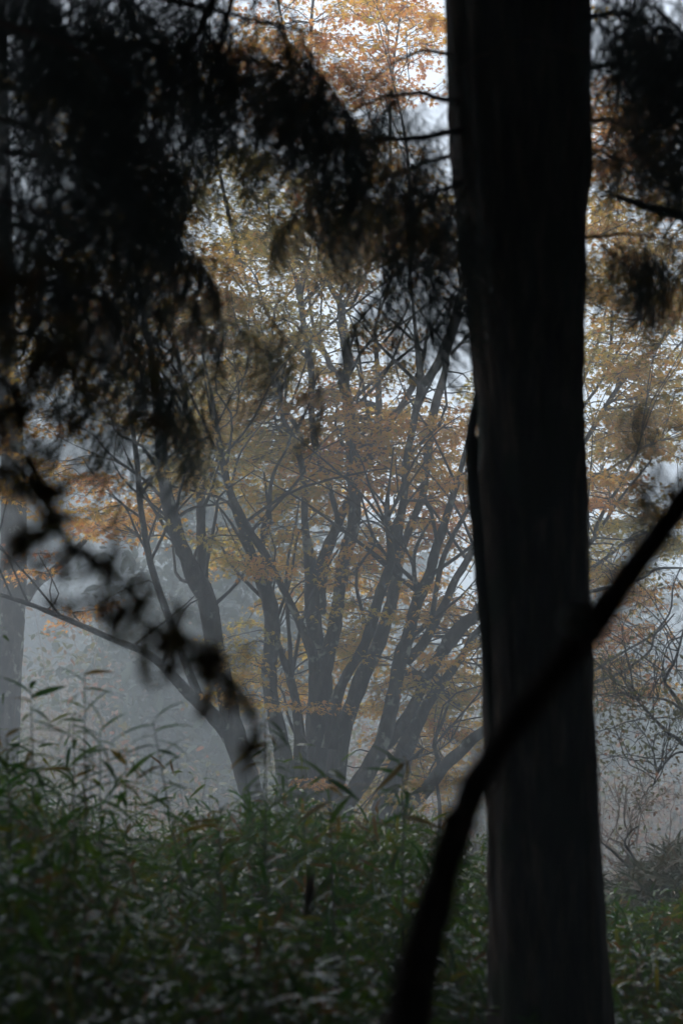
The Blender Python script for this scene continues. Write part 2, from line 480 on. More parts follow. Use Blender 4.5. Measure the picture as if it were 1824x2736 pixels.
STEMS = [
    # left heavy stem
    ([(765, 2270, 80), (765, 2161, 66), (758, 2034, 56), (735, 1916, 46), (723, 1855, 43), (719, 1789, 46), (727, 1702, 47), (725, 1640, 47), (714, 1587, 46), (680, 1510, 36), (655, 1434, 29), (627, 1357, 21), (600, 1270, 15), (570, 1130, 10), (540, 980, 6)], 24.6, 24.0),
    ([(716, 1600, 20), (707, 1510, 18), (702, 1460, 16), (704, 1408, 14), (719, 1357, 14), (722, 1306, 12), (735, 1255, 10), (765, 1200, 7), (790, 1120, 4)], 24.3, 23.4),
    ([(702, 1450, 9), (716, 1420, 10), (722, 1380, 10), (712, 1320, 8), (705, 1262, 6)], 24.3, 24.0),
    # curved dark stem
    ([(840, 1800, 34), (832, 1740, 32), (806, 1679, 25), (781, 1622, 22), (755, 1571, 21), (730, 1525, 22), (704, 1474, 24), (673, 1429, 23), (648, 1383, 22), (620, 1327, 20), (605, 1276, 19), (589, 1204, 18), (582, 1153, 14), (566, 1060, 10), (540, 940, 6)], 24.3, 23.2),
    # small connecting stems left of the core
    ([(801, 2250, 56), (801, 2100, 44), (801, 1983, 36), (791, 1880, 28), (772, 1804, 24), (752, 1748, 20), (738, 1700, 16)], 24.5, 24.4),
    ([(778, 1810, 16), (774, 1717, 13), (768, 1640, 12), (764, 1560, 10), (772, 1480, 8), (790, 1400, 6), (800, 1330, 4)], 24.5, 24.9),
    # straight pale stem
    ([(850, 1740, 46), (837, 1660, 46), (832, 1587, 44), (828, 1500, 36), (820, 1450, 27), (814, 1400, 22), (814, 1332, 21), (811, 1276, 21), (798, 1210, 20), (778, 1163, 19), (762, 1130, 18), (745, 1066, 18), (728, 1000, 17), (716, 935, 15), (697, 905, 12), (678, 848, 10), (665, 780, 8), (640, 680, 5)], 24.9, 24.6),
    ([(720, 940, 11), (732, 858, 10), (738, 815, 8), (775, 782, 6), (800, 750, 4)], 24.7, 24.3),
    ([(812, 1190, 15), (790, 1138, 14), (765, 1100, 13), (750, 1066, 12), (742, 1010, 9)], 24.8, 24.6),
    # core trunk and tallest stem
    ([(852, 2270, 120), (852, 2212, 100), (852, 2110, 88), (852, 2008, 82), (853, 1906, 78), (857, 1810, 68), (872, 1753, 52), (888, 1702, 42), (897, 1651, 41), (906, 1587, 37), (915, 1510, 38), (932, 1449, 40), (946, 1388, 37), (949, 1332, 37), (942, 1281, 35), (938, 1204, 31), (934, 1153, 31), (929, 1077, 33), (918, 1026, 31), (929, 986, 30), (926, 940, 32), (917, 884, 28), (912, 838, 25), (905, 800, 21), (884, 770, 16), (874, 716, 13), (860, 640, 10), (850, 540, 8), (842, 420, 5)], 24.8, 25.4),
    ([(910, 815, 15), (939, 812, 12), (959, 777, 10), (977, 730, 8), (990, 660, 5)], 25.3, 25.0),
    ([(925, 1010, 20), (888, 986, 18), (872, 950, 16), (852, 909, 13), (837, 870, 11), (826, 800, 8), (815, 700, 5)], 25.2, 25.8),
    ([(905, 1400, 17), (893, 1352, 16), (878, 1296, 16), (857, 1245, 18), (841, 1179, 21), (834, 1128, 20), (832, 1066, 20), (832, 1005, 20), (826, 950, 20), (814, 894, 18), (806, 817, 17), (800, 776, 16), (782, 725, 11), (752, 690, 8), (720, 620, 5)], 25.0, 24.2),
    ([(801, 782, 11), (808, 736, 10), (824, 690, 8), (835, 620, 5)], 24.3, 24.5),
    ([(808, 822, 8), (832, 790, 7), (857, 766, 6), (880, 730, 4)], 24.3, 24.0),
    # forked stem behind the core
    ([(850, 1640, 48), (852, 1560, 46), (860, 1510, 42), (882, 1448, 34), (908, 1388, 27), (936, 1325, 24), (966, 1262, 23), (990, 1219, 24), (1008, 1168, 24), (1012, 1102, 21), (1010, 1030, 18), (1005, 950, 14), (1002, 884, 12), (1014, 833, 10), (1041, 756, 7), (1060, 680, 4)], 25.4, 26.4),
    ([(1004, 945, 10), (1022, 918, 9), (1045, 890, 8), (1076, 848, 7), (1100, 790, 4)], 26.2, 26.0),
    ([(1004, 1180, 20), (1041, 1129, 18), (1076, 1078, 19), (1107, 1021, 18), (1130, 960, 12), (1140, 880, 8)], 26.0, 26.6),
    # right group
    ([(880, 2000, 48), (892, 1910, 36), (905, 1850, 31), (934, 1789, 30), (969, 1733, 31), (995, 1661, 33), (1010, 1600, 31), (1026, 1556, 32), (1043, 1505, 27), (1042, 1459, 22), (1036, 1408, 20), (1033, 1352, 16), (1040, 1290, 7), (1050, 1200, 5)], 24.2, 23.5),
    ([(1034, 1360, 10), (1012, 1330, 7), (985, 1300, 5), (960, 1280, 3)], 23.5, 23.2),
    ([(1036, 1380, 10), (1060, 1340, 9), (1095, 1290, 7), (1130, 1240, 5), (1170, 1190, 4)], 23.5, 23.0),
    ([(1042, 1430, 9), (1010, 1400, 7), (975, 1392, 7), (948, 1405, 7)], 23.6, 24.6),
    ([(885, 2180, 66), (908, 1983, 56), (939, 1886, 48), (974, 1794, 49), (1005, 1733, 45), (1034, 1651, 40), (1048, 1595, 37), (1058, 1540, 36), (1062, 1480, 34), (1063, 1420, 29), (1074, 1357, 25), (1082, 1286, 25), (1085, 1225, 22), (1100, 1153, 20), (1110, 1100, 23), (1125, 1037, 30), (1120, 980, 22), (1112, 909, 15), (1105, 840, 10), (1095, 740, 6)], 24.6, 25.0),
    ([(1126, 1030, 26), (1158, 991, 26), (1187, 935, 34), (1209, 879, 32), (1224, 817, 26), (1235, 750, 19), (1246, 660, 12), (1250, 560, 7)], 24.9, 25.6),
    ([(1205, 945, 11), (1226, 922, 10), (1250, 895, 9), (1290, 850, 6)], 25.3, 25.0),
    ([(1128, 1330, 22), (1140, 1240, 25), (1153, 1128, 26), (1168, 1061, 27), (1184, 1010, 22), (1196, 940, 14), (1204, 860, 9)], 25.4, 26.3),
    ([(1064, 1500, 22), (1090, 1420, 22), (1128, 1330, 22)], 25.2, 25.4),
    # long leaning stem
    ([(905, 2200, 62), (923, 2151, 54), (974, 2074, 55), (1020, 1988, 50), (1041, 1906, 45), (1056, 1830, 41), (1071, 1753, 44), (1090, 1702, 40), (1104, 1640, 36), (1120, 1592, 36), (1145, 1541, 33), (1163, 1469, 29), (1184, 1408, 25), (1207, 1332, 20), (1225, 1276, 17), (1246, 1190, 12), (1270, 1080, 8), (1290, 960, 5)], 24.0, 24.0),
    ([(1116, 1600, 15), (1109, 1560, 14), (1105, 1520, 13), (1107, 1478, 12), (1126, 1430, 9), (1150, 1390, 6)], 24.1, 23.6),
    ([(1087, 1763, 34), (1128, 1722, 29), (1158, 1666, 29), (1189, 1612, 25), (1214, 1551, 23), (1240, 1510, 22), (1270, 1459, 20), (1400, 1270, 14), (1480, 1170, 11), (1561, 1081, 9), (1629, 979, 9), (1650, 931, 8), (1667, 890, 7), (1704, 856, 6), (1745, 822, 5), (1790, 770, 4)], 24.2, 26.4),
    ([(1147, 1690, 14), (1175, 1520, 16), (1204, 1444, 15), (1240, 1377, 12), (1290, 1290, 8), (1330, 1200, 5)], 24.0, 23.6),
    ([(1030, 1990, 40), (1066, 1945, 36), (1107, 1880, 31), (1133, 1824, 31), (1160, 1776, 34), (1185, 1735, 40), (1209, 1702, 44), (1245, 1661, 38), (1281, 1630, 34), (1400, 1420, 20), (1490, 1280, 16), (1565, 1173, 14), (1619, 1084, 14), (1663, 1016, 14), (1704, 972, 14), (1755, 924, 13), (1792, 877, 11), (1820, 830, 9), (1880, 740, 6)], 24.3, 26.0),
    ([(1000, 2220, 66), (1036, 2120, 58), (1061, 2049, 56), (1102, 1957, 48), (1135, 1890, 36), (1180, 1828, 28), (1240, 1743, 21), (1270, 1692, 19), (1400, 1570, 16), (1571, 1455, 14), (1592, 1407, 12), (1622, 1346, 10), (1650, 1305, 9), (1673, 1261, 8), (1697, 1217, 7), (1708, 1180, 5)], 25.0, 24.0),
    ([(1571, 1455, 11), (1595, 1424, 10), (1622, 1383, 9), (1663, 1322, 8), (1694, 1285, 7), (1738, 1230, 5)], 24.1, 24.3),
    ([(1450, 1450, 12), (1568, 1292, 9), (1619, 1258, 8), (1670, 1227, 7), (1700, 1203, 6), (1760, 1180, 4)], 25.4, 25.0),
    ([(1300, 1670, 16), (1450, 1600, 13), (1616, 1492, 10), (1663, 1451, 9), (1711, 1428, 8), (1772, 1397, 6), (1850, 1370, 4)], 24.4, 23.8),
    ([(1490, 1600, 12), (1600, 1575, 11), (1704, 1549, 9), (1755, 1520, 8), (1840, 1518, 5)], 24.0, 23.4),
    ([(1610, 990, 9), (1629, 938, 9), (1633, 870, 9), (1634, 800, 9), (1640, 680, 7), (1652, 520, 5)], 25.6, 25.8),
    ([(1480, 1200, 12), (1580, 960, 9), (1610, 860, 7), (1640, 720, 5)], 26.5, 27.5),
    ([(1663, 1140, 9), (1720, 1040, 8), (1780, 960, 7), (1840, 890, 5)], 26.0, 27.0),
    # low right limb
    ([(1040, 2230, 56), (1082, 2161, 46), (1138, 2110, 41), (1184, 2049, 37), (1230, 2008, 35), (1286, 1957, 32), (1440, 1880, 16), (1592, 1821, 10), (1643, 1804, 9), (1684, 1780, 8), (1735, 1739, 7), (1748, 1695, 7), (1789, 1634, 6), (1796, 1569, 5), (1815, 1520, 4)], 23.8, 22.6),
    ([(1440, 1885, 11), (1588, 1790, 8), (1670, 1739, 7), (1752, 1691, 6), (1800, 1640, 4)], 23.0, 22.6),
    ([(1167, 2080, 14), (1172, 2040, 15), (1160, 1985, 13), (1180, 1930, 10), (1200, 1870, 6)], 23.8, 23.4),
    ([(1030, 2010, 16), (1060, 2035, 14), (1095, 2030, 12), (1130, 2000, 8)], 24.1, 24.6),
    ([(1080, 1800, 15), (1110, 1797, 14), (1135, 1805, 13)], 24.2, 24.3),
]
# upper limbs that leave the picture at the top
for (x0, y0, x1, y1, d0, d1) in [(842, 420, 880, -300, 25.4, 26), (850, 520, 700, -200, 25.4, 24), (1250, 560, 1300, -250, 25.6, 26.5), (1060, 680, 1100, -150, 26.4, 27),
                                 (640, 680, 560, 50, 24.6, 24), (1095, 740, 1010, 60, 25, 24.6), (1652, 520, 1720, -100, 25.8, 26.5), (1880, 740, 2050, 300, 26, 26.5), (1790, 770, 1900, 350, 26.4, 27.4)]:
    xm, ym = (x0 + x1) / 2 + rng.uniform(-40, 40), (y0 + y1) / 2
    STEMS.append(([(x0, y0 + 30, 12), (xm, ym, 9), (x1, y1, 4)], d0, d1))

maple = empty('maple_tree', BASE, 'great multi-stemmed maple in autumn leaf fanning out behind the bamboo', 'tree')
LB = at(700, 2290, 24.2)
LB[2] = float(ground_z(LB[0], 24.2))
lmaple = empty('maple_tree', LB, 'forked lichen-spotted maple leaning left beside the great maple', 'tree')


def build_stems(root, stems):
    allp = []
    for tr, d0, d1 in stems:
        P, rad = stem_pts(tr, d0, d1)
        if tr[0][1] > 2150:      # reaches the ground: carry it down into the soil
            foot = P[0].copy()
            foot[2] = float(ground_z(foot[0], foot[1])) - .15
            if foot[2] < P[0][2] - .1:
                P = np.vstack([foot, P])
                rad = np.concatenate([[rad[0] * 1.15], rad])
        mb = MB()
        mb.tube(P, rad * (1 + .05 * np.sin(np.arange(len(P)) * 2.1)), 12 if rad[0] > .05 else 8, .07)
        mb.build('stem', M_MAPLE_BARK, root, smooth=True)
        for p_, r_ in zip(P[len(P) // 3:], rad[len(P) // 3:]):
            allp.append([*p_, r_])
    return np.array(allp)


SP_L = build_stems(lmaple, LEFT_STEMS)
SP_M = build_stems(maple, STEMS)


def grow_twig(mb, a, b, r0, r1, sag=.0, wob=.06, n=6, sides=5):
    L = np.linalg.norm(b - a)
    t4 = np.array([0, .33, .67, 1.0])[:, None]
    C = a * (1 - t4) + b * t4
    C[1:3] += rng.normal(0, wob * L * .6, (2, 3))
    C[:, 2] += np.sin(t4[:, 0] * np.pi) * L * sag
    P = spline(C, n)
    mb.tube(P, np.linspace(r0, r1, n), sides, cap=False)
    return P


def side_branches(pts, n, lmin, lmax):
    """secondary limbs leaving the stems; returns mesh and their points"""
    mb = MB()
    out = []
    for _ in range(n):
        i = rng.integers(len(pts))
        a = pts[i, :3]
        if pts[i, 3] < .02:
            continue
        L = rng.uniform(lmin, lmax)
        az = rng.uniform(0, 2 * np.pi)
        el = rng.uniform(.35, 1.2)
        b = a + L * np.array([np.cos(az) * np.cos(el) * 1.1, np.sin(az) * np.cos(el), np.sin(el)])
        P = grow_twig(mb, a, b, min(.022, pts[i, 3] * .5), .005, .08, .1, 9)
        for q in P[2:]:
            out.append([*q, .006])
    return mb, np.array(out)


sb, sp2 = side_branches(SP_M, 170, .7, 1.9)
sb.build('side_branches', M_TWIG, maple, smooth=True)['kind'] = 'stuff'
SP_M2 = np.vstack([SP_M, sp2])
sb, sp2 = side_branches(SP_L, 40, .6, 1.5)
sb.build('side_branches', M_TWIG, lmaple, smooth=True)['kind'] = 'stuff'
SP_L2 = np.vstack([SP_L, sp2])


def leaf_pads(root, regions, pts, leaf=.060, per=82, depth=(22.8, 27.6), mat=None, name='foliage'):
    tw, lf = MB(), MB()
    pos, yaw, pit, rol, sc, ti = [], [], [], [], [], []
    for (cx, cy_, rx, ry, cnt, tint) in regions:
        for _ in range(int(cnt * ((1.7 if cx > 1500 or cx < 720 else 1.2) if cy_ < 1290 else 1.25))):
            while True:
                u, v = rng.uniform(-1, 1, 2)
                if u * u + v * v < 1:
                    break
            d = rng.uniform(*depth)
            if 900 < cy_ <= 1290 and depth[0] > 22.5:
                d = rng.uniform(24.2, 27.6)
            if cy_ > 1290:
                d = rng.uniform(min(depth[1] - 1, 25.0), depth[1] + .4) if rng.random() < .86 else rng.uniform(23.2, 24.2)
            c = at(cx + u * rx, cy_ + v * ry, d)
            dist = np.linalg.norm((pts[:, :3] - c) * np.array([1, .8, 1]), axis=1) + np.where(pts[:, 2] > c[2] + .1, .8, 0) + rng.random(len(pts)) * .1
            i = int(np.argmin(dist))
            a = pts[i, :3]
            Lc = np.linalg.norm(c - a)
            if Lc > 2.6:                     # too far from any limb: pull the pad in
                c = a + (c - a) * 2.6 / Lc
            grow_twig(tw, a, c, min(.011, max(.005, pts[i, 3] * .4)), .004, .05, .09, 7, 4)
            R0 = rng.uniform(.16, .46)
            az0 = rng.uniform(0, 6.28)
            tilt = rng.normal(0, .18, 2)
            pt = tint - (.17 if cy_ > 350 else .12) + rng.normal(0, .10)
            dens = rng.uniform(.35, 1.6)
            for k in range(6):
                az = az0 + k * 1.05 + rng.normal(0, .25)
                e = c + np.array([np.cos(az) * R0, np.sin(az) * R0, rng.normal(0, .05) - .02 + R0 * (tilt[0] * np.cos(az) + tilt[1] * np.sin(az))])
                Q = grow_twig(tw, c, e, .0035, .0015, .04, .1, 4, 3)
                m_ = max(3, int(per / 6 * dens * rng.uniform(.6, 1.4)))
                tt = rng.random(m_) ** .7
                base = c + (e - c) * tt[:, None] * 1.08
                off = rng.normal(0, 1, (m_, 3)) * np.array([.055, .055, .028])
                pos.append(base + off)
                yaw.append(az + rng.normal(0, .9, m_))
                pit.append(rng.normal(.35, .35, m_))
                rol.append(rng.normal(0, .55, m_))
                sc.append(leaf * rng.uniform(.65, 1.25, m_))
                ti.append(np.clip(pt + rng.normal(0, .07, m_), 0, .85))
    scatter(lf, MAPLE_V, MAPLE_F, np.concatenate(pos), np.concatenate(yaw), np.concatenate(pit), np.concatenate(rol), np.concatenate(sc), np.concatenate(ti))
    tw.build('twigs', M_TWIG, root)['kind'] = 'stuff'
    lf.build(name, mat or M_MAPLE_LEAF, root)['kind'] = 'stuff'


MAIN_REG = [
    (900, 130, 330, 200, 46, .62), (1010, 60, 200, 110, 20, .66), (720, 240, 200, 160, 18, .5),
    (650, 520, 150, 130, 20, .22), (820, 600, 220, 130, 34, .36), (1010, 520, 190, 180, 30, .58), (780, 700, 190, 90, 20, .32),
    (1130, 640, 120, 170, 16, .55), (900, 730, 120, 90, 12, .45), (700, 860, 130, 110, 16, .26), (820, 900, 80, 80, 7, .3),
    (640, 1000, 130, 90, 15, .3), (1000, 950, 90, 90, 9, .5), (880, 1010, 70, 70, 9, .46), (960, 1090, 110, 80, 15, .58),
    (640, 1120, 110, 80, 13, .34), (690, 1200, 110, 45, 12, .24), (850, 1215, 70, 55, 12, .66), (1010, 1180, 90, 60, 12, .5),
    (1160, 1150, 110, 60, 15, .52), (1170, 1240, 110, 70, 16, .44), (1120, 1320, 110, 70, 14, .52), (1220, 1400, 80, 60, 10, .66),
    (940, 1270, 70, 60, 9, .58), (870, 1330, 55, 60, 7, .5), (760, 1330, 50, 70, 6, .42), (600, 1440, 70, 40, 6, .34), (610, 1510, 50, 30, 5, .36),
    (740, 1420, 40, 40, 4, .36), (760, 1500, 40, 40, 4, .45), (690, 1530, 40, 25, 3, .56), (1000, 1440, 40, 30, 4, .44), (1010, 1500, 40, 40, 4, .6),
    (880, 1550, 40, 35, 5, .46), (960, 1560, 50, 60, 6, .4), (950, 1640, 60, 60, 7, .44), (960, 1720, 70, 60, 8, .38), (920, 1770, 60, 40, 5, .46),
    (650, 1720, 50, 80, 7, .38), (640, 1830, 50, 60, 6, .42), (780, 1790, 40, 60, 5, .42), (1100, 1660, 60, 50, 6, .5), (1210, 1620, 50, 25, 4, .62),
    (1150, 1560, 70, 60, 6, .5), (1040, 1860, 50, 50, 5, .5), (1090, 1790, 50, 40, 4, .45), (1170, 1880, 80, 45, 9, .28), (1210, 1950, 80, 60, 10, .52), (1230, 1830, 60, 50, 6, .46),
    (1010, 2120, 80, 50, 8, .38), (1130, 2050, 80, 60, 9, .46), (1060, 1970, 60, 40, 4, .44), (850, 1885, 35, 18, 4, .68), (815, 2095, 38, 18, 4, .72), (1150, 2130, 70, 40, 6, .5), (985, 1910, 35, 25, 3, .44), (900, 2180, 60, 40, 4, .4),
    # right of the cedar
    (1690, 330, 190, 130, 22, .62), (1720, 560, 170, 130, 26, .46), (1700, 760, 160, 110, 24, .42), (1760, 880, 110, 90, 15, .46), (1620, 940, 90, 70, 9, .32), (1690, 1060, 140, 90, 17, .38),
    (1760, 1150, 110, 80, 14, .5), (1640, 1180, 90, 60, 9, .34), (1640, 1310, 100, 50, 12, .6), (1700, 1390, 110, 55, 14, .32), (1610, 1480, 60, 60, 9, .42), (1650, 1540, 70, 40, 8, .4), (1780, 1450, 70, 40, 7, .32),
    (1730, 1590, 80, 28, 7, .6), (1610, 1700, 50, 28, 6, .74), (1700, 1680, 60, 30, 4, .7), (1610, 1780, 50, 30, 5, .45), (1620, 1845, 45, 16, 5, .64), (1745, 1770, 60, 40, 5, .7), (1720, 1840, 70, 20, 5, .6),
    (1400, 1100, 130, 250, 22, .48), (1400, 600, 130, 250, 20, .5), (1400, 1500, 110, 200, 12, .45),
    # crown beyond the picture
    (900, -330, 520, 260, 10, .55), (1700, -150, 350, 280, 8, .5), (2050, 600, 160, 400, 9, .45), (1250, -200, 250, 220, 4, .55), (2000, 1200, 140, 250, 5, .45),
    (700, 1060, 170, 130, 10, .34), (900, 1160, 170, 110, 5, .52), (760, 1250, 150, 70, 5, .36), (1120, 1080, 120, 110, 4, .5), (640, 1300, 90, 70, 6, .4), (1080, 1480, 130, 90, 8, .5), (800, 1640, 120, 90, 6, .4), (1180, 1720, 90, 90, 7, .44),
]
LEFT_REG = [
    (270, 1385, 80, 45, 9, .60), (235, 1290, 50, 28, 5, .64), (360, 1360, 60, 40, 5, .58), (500, 1250, 70, 50, 8, .34), (440, 1330, 60, 30, 4, .54), (520, 1160, 70, 70, 7, .36),
    (420, 1050, 140, 120, 12, .42), (420, 850, 160, 130, 14, .42), (560, 880, 90, 80, 8, .4), (560, 740, 90, 90, 9, .52), (350, 640, 200, 140, 15, .45), (230, 1640, 60, 20, 2, .7), (170, 900, 160, 200, 14, .55), (330, 300, 260, 220, 18, .5),
    (60, 1180, 120, 160, 8, .55), (80, 1500, 90, 40, 2, .7),
]
leaf_pads(maple, MAIN_REG, SP_M2)
leaf_pads(lmaple, LEFT_REG, SP_L2, depth=(22.4, 25.2))

# ------------------------------------------------------------------ conifer sprays (shared meshes)


def spray_mesh(name, seed, strands=9, L=.34):
    r_ = np.random.default_rng(seed)
    mb = MB()
    ax = np.array([(t * L, .02 * math.sin(t * 3 + seed), -.30 * L * t * t) for t in np.linspace(0, 1, 7)])
    mb.tube(ax, np.linspace(.0028, .001, 7), 4, cap=False, tint=.9)
    for k in range(strands):
        t = (k + .6) / strands
        o = np.array([np.interp(t, np.linspace(0, 1, 7), ax[:, c]) for c in range(3)])
        side = 1 if k % 2 else -1
        az = side * r_.uniform(.5, 1.15) * (1 - .5 * t)
        ln = r_.uniform(.12, .20) * (1.05 - .4 * t)
        el = r_.uniform(-.9, -.15)
        dr = np.array([math.cos(az) * math.cos(el), math.sin(az) * math.cos(el), math.sin(el)])
        m_ = 15
        tt = np.linspace(0, 1, m_)
        pts = o + dr * ln * tt[:, None]
        pts[:, 2] -= .75 * ln * tt ** 2
        tang = np.gradient(pts, axis=0)
        tang /= np.linalg.norm(tang, axis=1)[:, None]
        for i in range(m_):
            for s in range(3):
                ph = r_.uniform(0, 6.28)
                a_ = np.cross(tang[i], [0.3, .2, 1]); a_ /= np.linalg.norm(a_)
                b_ = np.cross(tang[i], a_)
                nd = tang[i] * .85 + .62 * (a_ * math.cos(ph) + b_ * math.sin(ph))
                nd /= np.linalg.norm(nd)
                w = np.cross(nd, [0.1, 1, .2]); w /= np.linalg.norm(w)
                nl = .019 * r_.uniform(.7, 1.2)
                mb.add(np.array([pts[i] - w * .0025, pts[i] + w * .0025, pts[i] + nd * nl]), [(0, 1, 2)], r_.uniform(0, .45))
        mb.tube(pts[::3], np.linspace(.0014, .0006, len(pts[::3])), 3, cap=False, tint=.8)
    return np.concatenate(mb.v), mb.f, np.concatenate(mb.t)


def frond_mesh(name, seed):
    """a hanging frond: a curved shoot set with several needle sprays"""
    r_ = np.random.default_rng(seed)
    mb = MB()
    ax = np.array([(t * .34, .03 * math.sin(t * 4 + seed), -.12 * t * t) for t in np.linspace(0, 1, 8)])
    mb.tube(ax, np.linspace(.0042, .0015, 8), 4, cap=False, tint=.9)
    for k in range(4):
        t = (k + .7) / 4
        o_ = np.array([np.interp(t, np.linspace(0, 1, 8), ax[:, c]) for c in range(3)])
        sp = SPRAY_GEO[r_.integers(3)]
        Mx = rot_mats(np.array([(-1) ** k * r_.uniform(.1, .8) * (1 - .6 * t)]), np.array([r_.uniform(.15, .8)]), np.array([r_.normal(0, .3)]))[0]
        V_ = (sp[0] * r_.uniform(.7, 1.0)) @ Mx.T + o_
        mb.v.append(V_); mb.t.append(sp[2]); mb.f.extend([[i + mb.n for i in q_] for q_ in sp[1]]); mb.n += len(V_)
    return np.concatenate(mb.v), mb.f, np.concatenate(mb.t)


SPRAY_GEO = [spray_mesh('needle_spray', s) for s in range(3)]
FRONDS = [frond_mesh('needle_spray', s) for s in range(5)]
SPRAYS = []
for fr in FRONDS:
    mb = MB()
    mb.v, mb.f, mb.t, mb.n = [fr[0]], fr[1], [fr[2]], len(fr[0])
    SPRAYS.append(mb.mesh('needle_spray', M_NEEDLE))


def place(name, me, parent, loc, yaw, pitch, roll, s):
    o = bpy.data.objects.new(name, me)
    COL.objects.link(o)
    o.parent = parent
    o.matrix_parent_inverse = world_matrix(parent).inverted()
    o.location = [float(c) for c in loc]
    o.rotation_euler = (roll, pitch, yaw)
    o.scale = (s, s, s)
    return o


def conifer_branch(root, ctrl, r0, r1, nspray, mat, smin=.75, smax=1.25, start=.2, spread=.10, name='branch'):
    """ctrl: world points of one bough; sprays hang from it as sub-parts"""
    S = spline(np.array(ctrl), 16)
    S[1:-1] += rng.normal(0, .0025, S[1:-1].shape)
    mb = MB()
    mb.tube(S, np.linspace(r0, r1, 16), 7, .08)
    br = mb.build(name, mat, root, smooth=True)
    for k in range(nspray):
        t = start + (1 - start) * (k + rng.random()) / nspray
        f = t * 15
        i = min(int(f), 14)
        p_ = S[i] + (S[i + 1] - S[i]) * (f - i)
        tg = S[i + 1] - S[i]
        yaw = math.atan2(tg[1], tg[0]) + rng.choice([-1, 1]) * rng.uniform(.1, 1.1) * (1 - .5 * t)
        sag = rng.uniform(0, .06)
        off = np.array([rng.normal(0, spread * .5), rng.normal(0, spread), -abs(rng.normal(0, spread * .6))])
        if np.linalg.norm(off) > .09:         # a side shoot carries the spray
            pass
        place('needle_spray', SPRAYS[rng.integers(5)], br, p_ + off, yaw, rng.uniform(.15, 1.0), rng.normal(0, .2), rng.uniform(smin, smax))
    return br


# ------------------------------------------------------------------ cedar in the middle distance with its thick trunk
prof = [(-700, 985, 1345, 7.75), (-300, 1000, 1352, 7.8), (0, 1015, 1355, 7.85), (300, 1028, 1355, 7.9), (500, 1045, 1352, 7.93), (700, 1065, 1350, 7.96), (900, 1086, 1341, 8.0), (1000, 1092, 1341, 8.0), (1100, 1094, 1345, 8.02),
        (1250, 1100, 1350, 8.05), (1500, 1106, 1360, 8.08), (1700, 1111, 1368, 8.1), (1900, 1119, 1378, 8.12), (2100, 1124, 1390, 8.15), (2352, 1123, 1408, 8.18), (2900, 1100, 1440, 8.2), (3300, 1060, 1480, 8.2)]
cb = atP(1270, 3200, 8.2)
cb[2] = float(ground_z(cb[0], 8.2))
cedar = empty('cedar_tree', cb, 'thick dark cedar trunk standing upright right of centre', 'tree')
ctl = np.array([[*atP((a + b_) / 2, y, d), (b_ - a) * 1824 / 1568 * K * d / 2] for y, a, b_, d in prof[::-1]])
# continue the trunk above the picture
top = ctl[-1].copy()
for k in range(1, 6):
    q = top.copy()
    q[2] += k * 2.0
    q[3] = top[3] * (1 - .16 * k)
    ctl = np.vstack([ctl, q])
S = spline(ctl, 190)
NS = 72
th = np.linspace(0, 2 * np.pi, NS, endpoint=False)
ridge = np.zeros((len(S), NS))
zz = S[:, 2]
zi = np.linspace(0, 1, len(S))
for step, amp, win in [(9, .042, 2), (5, .026, 1), (16, .040, 5)]:
    nz_ = max(4, len(S) // step)
    gr = rng.random((nz_, NS))
    for _ in range(win):
        gr = (gr + np.roll(gr, 1, 1)) / 2
    gr = (gr - gr.mean()) / gr.std()
    col_off = rng.uniform(0, .06, NS)
    for j in range(NS):
        ridge[:, j] += amp * .55 * np.interp(np.clip(zi + col_off[j] - .03, 0, 1), np.linspace(0, 1, nz_), gr[:, j])
ridge += rng.normal(0, .006, ridge.shape)
fl = np.clip((1.2 - (zz - cb[2])) / 1.2, 0, 1)[:, None] * .10 * np.sin(5 * th)[None, :]
rr = S[:, 3][:, None] * (1 + ridge + fl)
V = np.stack([S[:, 0][:, None] + rr * np.cos(th), S[:, 1][:, None] + rr * np.sin(th), zz[:, None] * np.ones(NS)], -1)
mb = MB()
mb.add(V.reshape(-1, 3), [[i * NS + j, i * NS + (j + 1) % NS, (i + 1) * NS + (j + 1) % NS, (i + 1) * NS + j] for i in range(len(S) - 1) for j in range(NS)])
mb.build('trunk', M_CEDAR_BARK, cedar, smooth=True)
# mossy strip of bark proud of the left flank
fl_ctl = [(1093, 900, 6), (1086, 950, 15), (1082, 1010, 22), (1085, 1100, 24), (1096, 1220, 24), (1108, 1380, 22), (1117, 1500, 18), (1124, 1620, 12), (1128, 1720, 5)]
S = spline(fl_ctl, 40)
P = np.array([atP(x, y, 7.93) for x, y, w in S])
mb = MB()
mb.tube(P, S[:, 2] * 1.1633 * K * 7.95 * .62, 10, .16)
mb.build('bark_strip', M_MOSS_BARK, cedar, smooth=True)

